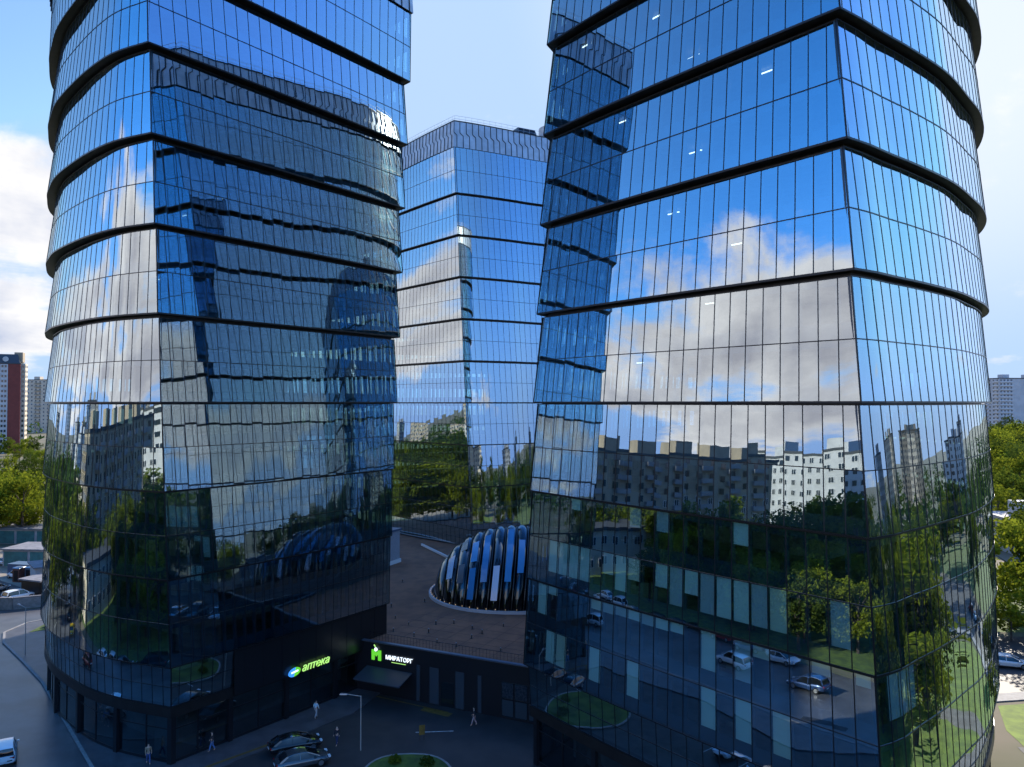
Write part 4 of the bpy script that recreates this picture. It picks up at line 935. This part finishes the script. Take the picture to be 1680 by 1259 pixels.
# ------------------------------------------------------------------ cars
def paint(name, c, metal=.3): return mat(name, c, .25, metal, coat=1.0)
P_WHITE = paint('paint_white', (.75, .76, .78), 0); P_BLACK = paint('paint_black', (.012, .013, .016)); P_SILV = paint('paint_silver', (.40, .41, .43), .8)
P_BLUE = paint('paint_blue', (.03, .07, .18)); P_RED = paint('paint_red', (.35, .02, .02)); P_YEL = paint('paint_yellow', (.70, .42, .02), 0); P_GREY = paint('paint_grey', (.10, .11, .12), .6)
M_HEAD = mat('headlamp', (.7, .75, .8), .1, spec=.9); M_TAIL = mat('tail_lamp', (.35, .01, .01), .2); M_PLATE = mat('number_plate', (.7, .7, .7), .5)
def make_car(name, label, pm, suv=False):
    L, Wd = (4.7, 1.86); hb = .98 if suv else .90; ht = 1.68 if suv else 1.42; g0 = .30 if suv else .22
    c = empty(name, (0, 0, 0), 0, label, 'car', 'cars around the towers')
    # body shell lofted along x (front = +x)
    st = [(-2.35, .55, .70, .62), (-2.30, .42, hb * .93, .80), (-2.05, .30, hb * 1.0, .90), (-1.5, g0, hb * 1.03, .93), (-.6, g0, hb, .93), (.4, g0, hb * .98, .93), (1.1, g0, hb * .95, .93), (1.6, g0, hb * .90, .92), (2.05, g0 + .04, hb * .80, .88), (2.28, .34, hb * .70, .76), (2.35, .42, .55, .60)]
    rings = []
    for x, zl_, zh, w_ in st:
        m_ = (zl_ + zh) / 2
        rings.append([(x, -w_ * .86, zl_), (x, w_ * .86, zl_), (x, w_ * .99, zl_ + .12), (x, w_, m_ + .05), (x, w_ * .97, zh - .12), (x, w_ * .84, zh), (x, w_ * .4, zh + .03), (x, -w_ * .4, zh + .03), (x, -w_ * .84, zh), (x, -w_ * .97, zh - .12), (x, -w_, m_ + .05), (x, -w_ * .99, zl_ + .12)])
    mb = MB(); mb.loft(rings); fixn(mb.build('body', pm, c, smooth=True, angle=38))
    # greenhouse
    if suv: gs = [(-2.15, hb, .80), (-1.95, ht - .16, .72), (-1.2, ht - .05, .70), (-.2, ht - .03, .70), (.35, ht - .08, .68), (.62, ht - .30, .72), (1.25, hb, .80)]
    else: gs = [(-2.0, hb, .76), (-1.35, ht - .14, .66), (-.8, ht - .04, .64), (-.1, ht - .03, .64), (.3, ht - .08, .64), (.55, ht - .22, .68), (1.35, hb - .02, .78)]
    rings = [[(x, -.82, hb - .06), (x, .82, hb - .06), (x, w_ + (.03), (z + hb) / 2), (x, w_ - .04, z), (x, 0, z + .02), (x, -w_ + .04, z), (x, -w_ - .03, (z + hb) / 2)] for x, z, w_ in gs]
    mb = MB(); mb.loft(rings); fixn(mb.build('windows', M_CARGL, c, smooth=True, angle=30))
    rg = [g for g in gs[1:-1]]
    if not suv: rg = gs[1:5]
    else: rg = gs[1:5]
    rings = [[(x, -w_ + .01, z - .03), (x, w_ - .01, z - .03), (x, w_ - .05, z + .03), (x, 0, z + .05), (x, -w_ + .05, z + .03)] for x, z, w_ in rg]
    mb = MB(); mb.loft(rings); fixn(mb.build('roof', pm, c, smooth=True, angle=40))
    mb = MB()
    for s_ in (-1, 1):
        for (xa, xb) in ((gs[-1][0], gs[4][0]), ):
            mb.bar((xa, s_ * .78, hb), (xb, s_ * (gs[4][2] - .03), gs[4][1]), .07, .05, (0, s_, .3))
        mb.bar((gs[0][0], s_ * .76, hb), (gs[1][0], s_ * (gs[1][2] - .03), gs[1][1]), .16, .05, (0, s_, .3))
        xm = -.35; mb.bar((xm, s_ * .84, hb - .02), (xm, s_ * (gs[3][2] - .02), ht - .05), .07, .03, (0, s_, .3))
    mb.build('pillars', pm, c)
    for sx in (-1.42, 1.42):
        for s_ in (-1, 1):
            mb = MB(); mb.tube((sx, s_ * .72, .33), (sx, s_ * .945, .33), .335, n=20); wt = mb.build('wheel', M_TYRE, c)
            mb = MB(); mb.tube((sx, s_ * .94, .33), (sx, s_ * .955, .33), .22, n=14); mb.build('rim', M_RIM, wt)
    for s_ in (-1, 1):
        mb = MB(); mb.box((2.19, s_ * .60, .66), (.22, .34, .14)); mb.build('headlight', M_HEAD, c)
        mb = MB(); mb.box((-2.26, s_ * .62, hb * .84), (.12, .34, .15)); mb.build('tail_light', M_TAIL, c)
        mb = MB(); mb.box((.95, s_ * 1.0, hb + .05), (.12, .18, .13)); mb.build('mirror', pm, c)
    mb = MB(); mb.box((-2.36, 0, .62), (.03, .5, .12)); mb.build('number_plate', M_PLATE, c)
    mb = MB(); mb.box((2.33, 0, .48), (.06, 1.0, .16)); mb.build('grille', M_BLACK, c)
    return c
def place(c, x, y, ang, label=None):
    c.location = (x, y, .02); c.rotation_euler = (0, 0, R(ang)); 
    if label: c['label'] = label
    return c
def recolor(c, old, new):
    for ch in c.children:
        if ch.type == 'MESH' and ch.data.materials and ch.data.materials[0] == old:
            ch.data = ch.data.copy(); ch.data.materials[0] = new
sed = make_car('parked_car', 'x', P_WHITE); suvc = make_car('parked_car', 'x', P_WHITE, True)
place(sed, 59.2, 91.8, -18, 'white sedan parked under trees at the right edge')
def dup(src, x, y, ang, label, col=None):
    c = copy_tree(src); place(c, x, y, ang, label)
    if col: recolor(c, P_WHITE, col)
    return c
dup(suvc, 57.8, 96.5, -15, 'pale car behind the white sedan at the right edge', P_SILV)
place(suvc, -44.9, 68.2, 122, 'white hatchback driving on the street at the lower left corner')
dup(suvc, -79.0, 122.8, 62, 'white estate car parked just behind the low concrete wall')
dup(suvc, -88.6, 137.5, 150, 'white off road car parked beside the dark blue container')
dup(sed, -86, 127.5, 75, 'silver car in the yard between the booths and the low wall', P_SILV)
dup(suvc, -95.5, 132, 160, 'dark grey car on the yard asphalt at the left edge', P_GREY)
dup(sed, -98.5, 150, 80, 'white and blue car at the far left by the garage row', P_WHITE)
dup(sed, -19.7, 70.0, 28, 'black saloon car parked in the court, further of the two', P_BLACK)
dup(sed, -18.2, 66.9, 28, 'dark silver car parked in the court, nearer of the two', P_GREY)
cols_ = [('white', P_WHITE), ('black', P_BLACK), ('silver', P_SILV), ('blue', P_BLUE), ('grey', P_GREY), ('white', P_WHITE), ('red', P_RED), ('black', P_BLACK)]
ordn = ['first', 'second', 'third', 'fourth', 'fifth', 'sixth', 'seventh', 'eighth']
for k in range(7): dup((sed, suvc)[k % 2], -2.2 + k * 2.8, 49.0 - k * 2.6, 47, '%s car, %s from the court in the front parking row' % (cols_[k][0], ordn[k]), cols_[k][1])
for k in range(6): dup((suvc, sed)[k % 2], -12.4 + k * 2.7, 31.2 - k * 2.4, 227, '%s car, %s from the street in the rear parking row' % (cols_[-k][0], ordn[k]), cols_[-k][1])
for k in range(9): dup((sed, suvc)[k % 2], -33.5 - k * 3.9, 39.5 + k * 3.6, 135 if k % 3 else -45, '%s car, %s in the line along the far kerb of the street' % (cols_[(k * 3) % 8][0], (ordn + ['ninth'])[k]), cols_[(k * 3) % 8][1])
road = [(-78, 86, 'yellow', P_YEL), (-60, 76, 'red', P_RED), (-95, 95.5, 'white', P_WHITE), (-31, 46, 'white', P_WHITE), (-86, 90.5, 'black', P_BLACK), (-24, 38, 'blue', P_BLUE)]
for k, (x, y, n_, c) in enumerate(road): dup((sed, suvc)[k % 2], x, y, 130 if x > -70 else 165, '%s car on the street, mirrored in the left tower curve' % n_ if k != 3 else 'second white car on the street, mirrored low in the left tower', c)
for k in range(6): dup((sed, suvc)[k % 2], 70 + k * 7, 94.5 - k * .9, -8, '%s car, %s beyond the white sedan on the service road' % (cols_[k + 1][0], ordn[k]), cols_[k + 1][1])

# ------------------------------------------------------------------ people
def skin_obj(name, J, E, m, parent, sub=1):
    me = bpy.data.meshes.new(name); me.from_pydata([j[0] for j in J], E, []); o = bpy.data.objects.new(name, me); COL.objects.link(o)
    o.modifiers.new('s', 'SKIN'); sk = me.skin_vertices[0].data
    for i, j in enumerate(J): sk[i].radius = (j[1], j[1] if len(j) < 3 else j[2])
    sk[0].use_root = True
    o.modifiers.new('u', 'SUBSURF').levels = sub; o.modifiers['u'].render_levels = sub
    bpy.context.view_layer.update()
    me2 = bpy.data.meshes.new_from_object(o.evaluated_get(bpy.context.evaluated_depsgraph_get())); bpy.data.objects.remove(o)
    me2.name = name; me2.materials.clear(); me2.materials.append(m); me2.polygons.foreach_set('use_smooth', [True] * len(me2.polygons))
    o = bpy.data.objects.new(name, me2); COL.objects.link(o); o.parent = parent; return o
def cloth(name, c): return mat('cloth_' + name, c, .85)
def person(x, y, ang, label, top, bottom, hair=(.03, .02, .015), stride=.25, z=.15, skirt=False):
    p = empty('person', (x, y, z), R(ang), label, 'person', 'people walking round the towers')
    s = stride
    hip = (0, 0, .93); J = [(hip, .13, .10), ((0, 0, 1.15), .12, .09), ((0, 0, 1.38), .16, .10), ((.01, 0, 1.50), .055), ((.02, 0, 1.60), .085, .075), ((.02, 0, 1.70), .085, .08),
         ((0, .18, 1.40), .055), ((-.08, .24, 1.13), .042), ((.04, .25, .90), .034), ((.07, .24, .80), .035, .018),
         ((0, -.18, 1.40), .055), ((.08, -.24, 1.13), .042), ((.20, -.22, .92), .034), ((.24, -.21, .83), .035, .018),
         ((.01, .09, .86), .085), ((s * .6, .10, .50), .06), ((s * .9, .10, .09), .042), ((s * .9 + .14, .11, .03), .04, .03),
         ((-.01, -.09, .86), .085), ((-s * .2, -.10, .50), .06), ((-s, -.10, .12), .042), ((-s + .12, -.11, .03), .04, .03)]
    E_ = [(0, 1), (1, 2), (2, 3), (3, 4), (4, 5), (2, 6), (6, 7), (7, 8), (8, 9), (2, 10), (10, 11), (11, 12), (12, 13), (0, 14), (14, 15), (15, 16), (16, 17), (0, 18), (18, 19), (19, 20), (20, 21)]
    b = skin_obj('body', J, E_, M_SKIN, p)
    g = .012
    JT = [((0, 0, .92), .15, .12), ((0, 0, 1.15), .14, .11), ((0, 0, 1.40), .175, .12), ((0, .18, 1.405), .075), ((-.08, .24, 1.13), .058), ((.03, .25, .93), .05), ((0, -.18, 1.405), .075), ((.08, -.24, 1.13), .058), ((.19, -.22, .95), .05)]
    skin_obj('jacket', JT, [(0, 1), (1, 2), (2, 3), (3, 4), (4, 5), (2, 6), (6, 7), (7, 8)], cloth(*top), p)
    JB = [((0, 0, .96), .145, .115), ((.01, .09, .86), .10), ((s * .6, .10, .50), .078), ((s * .9, .10, .12), .062), ((-.01, -.09, .86), .10), ((-s * .2, -.10, .50), .078), ((-s, -.10, .15), .062)]
    skin_obj('trousers', JB, [(0, 1), (1, 2), (2, 3), (0, 4), (4, 5), (5, 6)], cloth(*bottom), p)
    skin_obj('hair', [((-.03, 0, 1.60), .07), ((-.01, 0, 1.71), .09), ((.04, 0, 1.76), .075)], [(0, 1), (1, 2)], mat('hair_dark', hair, .7), p)
    mb = MB(); mb.box((.105, 0, 1.655), (.03, .02, .04)); 
    mb.build('nose', M_SKIN, b)
    mb = MB(); mb.box((.095, .03, 1.68), (.012, .016, .01)); mb.box((.095, -.03, 1.68), (.012, .016, .01)); mb.build('eyes', M_BLACK, b)
    return p
person(-31.6, 67.0, 300, 'person in tan jacket and blue trousers walking past the street corner of the left tower', ('tan', (.35, .24, .15)), ('blue', (.06, .10, .25)))
person(-19.5, 76.6, 60, 'person in pale blue jacket walking by the lit pharmacy front', ('paleblue', (.45, .62, .72)), ('lightgrey', (.38, .38, .40)))
person(-16.1, 70.9, 250, 'person in black jacket over blue shirt standing near the parked dark cars', ('black', (.02, .02, .03)), ('navy', (.03, .04, .10)), z=.02)
person(-27.0, 69.4, 200, 'person in dark top and blue jeans at the tower corner door', ('charcoal', (.04, .03, .035)), ('jeans', (.10, .20, .42)))
person(-28.4, 69.9, 30, 'person all in black at the tower corner door', ('coal', (.015, .015, .02)), ('coal', (.015, .015, .02)))
person(-39.3, 74.6, 310, 'person in bright blue jacket on the dim street pavement', ('brightblue', (.03, .09, .45)), ('black', (.02, .02, .03)))
person(-40.4, 75.6, 130, 'person in dark coat walking towards the blue jacketed person', ('coal', (.015, .015, .02)), ('charcoal', (.04, .03, .035)))
person(-53.3, 91.2, 120, 'person in dark brown coat at the kerb pushing a cart', ('brown', (.05, .03, .02)), ('charcoal', (.04, .03, .035)))
person(-3.7, 75.2, 180, 'person in black top and pink trousers in front of the podium shop window', ('black', (.02, .02, .03)), ('pink', (.42, .28, .28)), z=.02)
ctt = empty('pushchair', (-52.2, 90.4, .13), R(120), 'small blue pushchair in front of the person at the kerb', 'pushchair')
mb = MB(); mb.box((0, 0, .55), (.7, .45, .4), 0, 1.15); mb.build('seat', mat('pushchair_blue', (.12, .2, .32), .8), ctt)
for dx in (-.25, .25):
    mb = MB(); mb.tube((dx, -.26, .14), (dx, .26, .14), .13, n=12); mb.build('wheel', M_TYRE, ctt)
mb = MB(); mb.tube((-.3, -.2, .6), (-.62, -.2, 1.0), .02); mb.tube((-.3, .2, .6), (-.62, .2, 1.0), .02); mb.tube((-.62, -.2, 1.0), (-.62, .2, 1.0), .02); mb.build('handle', M_MULL, ctt)

# ------------------------------------------------------------------ street furniture
def lamp(x, y, ang, label, H=6.0):
    l = empty('lamp_post', (x, y, .02), R(ang), label, 'lamp post', 'lamp posts')
    mb = MB(); mb.tube((0, 0, 0), (0, 0, H), .06, .045, 8); mb.build('pole', mat('pole_pale', (.34, .31, .28), .6), l)
    mb = MB(); mb.tube((0, 0, H - .05), (1.3, 0, H + .15), .035, n=6); a = mb.build('arm', MATS['pole_pale'], l)
    mb = MB(); mb.box((1.6, 0, H + .16), (.7, .22, .1), 0, .8); mb.build('lamp_head', M_RAIL, l); return l
lamp(-13.7, 69.8, 180, 'thin pale lamp post at the edge of the court grass island', 4.9)
lamp(-60.5, 95.5, 150, 'lamp post on the street pavement beside the left tower', 6)
lamp(-64.2, 107.5, 20, 'lamp post standing on the small planting bed at left', 5)
bn = empty('sign_board', (-8.4, 71.9, .02), R(20), 'small yellow sign board standing on the court island edge', 'sign board')
mb = MB(); mb.box((0, 0, .95), (.55, .05, .9)); mb.build('board', M_YEL, bn); mb = MB(); mb.tube((-.2, 0, 0), (-.2, 0, .6), .02); mb.tube((.2, 0, 0), (.2, 0, .6), .02); mb.build('leg', M_MULL, bn)
def planter(x, y, label):
    p = empty('stone_bench', (x, y, .13), R(30), label, 'bench', 'stone benches on the pavement')
    mb = MB(); mb.box((0, 0, .42), (2.6, .6, .12)); mb.build('seat', M_CURB, p)
    for s_ in (-1, 1): mb = MB(); mb.box((s_ * .9, 0, .18), (.25, .5, .36)); mb.build('leg', M_CONC, p)
planter(-49.6, 89.5, 'pale stone bench on the pavement nearest the left tower curve'); planter(-60.6, 110.4, 'pale stone bench by the small planting bed')
# shrubs on the beds
def shrub(x, y, r, label, k=2, seed=1):
    rn = random.Random(seed); mb = MB()
    for _ in range(260):
        d = Vector((rn.gauss(0, 1), rn.gauss(0, 1), abs(rn.gauss(0, .8)))).normalized() * r * rn.random() ** .4
        leaf_quad(mb, d + Vector((0, 0, .1)), .13, rn)
    o = mb.build('shrub', M_LEAF[k]); o.location = (x, y, .15); return tag(o, label, 'shrub', 'shrubs on the planting beds')
shrub(-62.6, 108.6, 1.0, 'rounded dark red shrub in the small planting bed', 2, 1)
shrub(-64.8, 107.6, .6, 'low green shrub at the kerb end of the planting bed', 1, 2)
shrub(-10.2, 67.2, .6, 'small leafy shrub on the court grass island near the lamp post', 1, 3)
shrub(-7.4, 66.8, .7, 'bushy shrub at the right end of the court grass island', 2, 4)
# young tree whose shadow falls on the lawn
put_tree(4, 53.5, 76.2, .5, 'young tree on the lawn just outside the right edge')
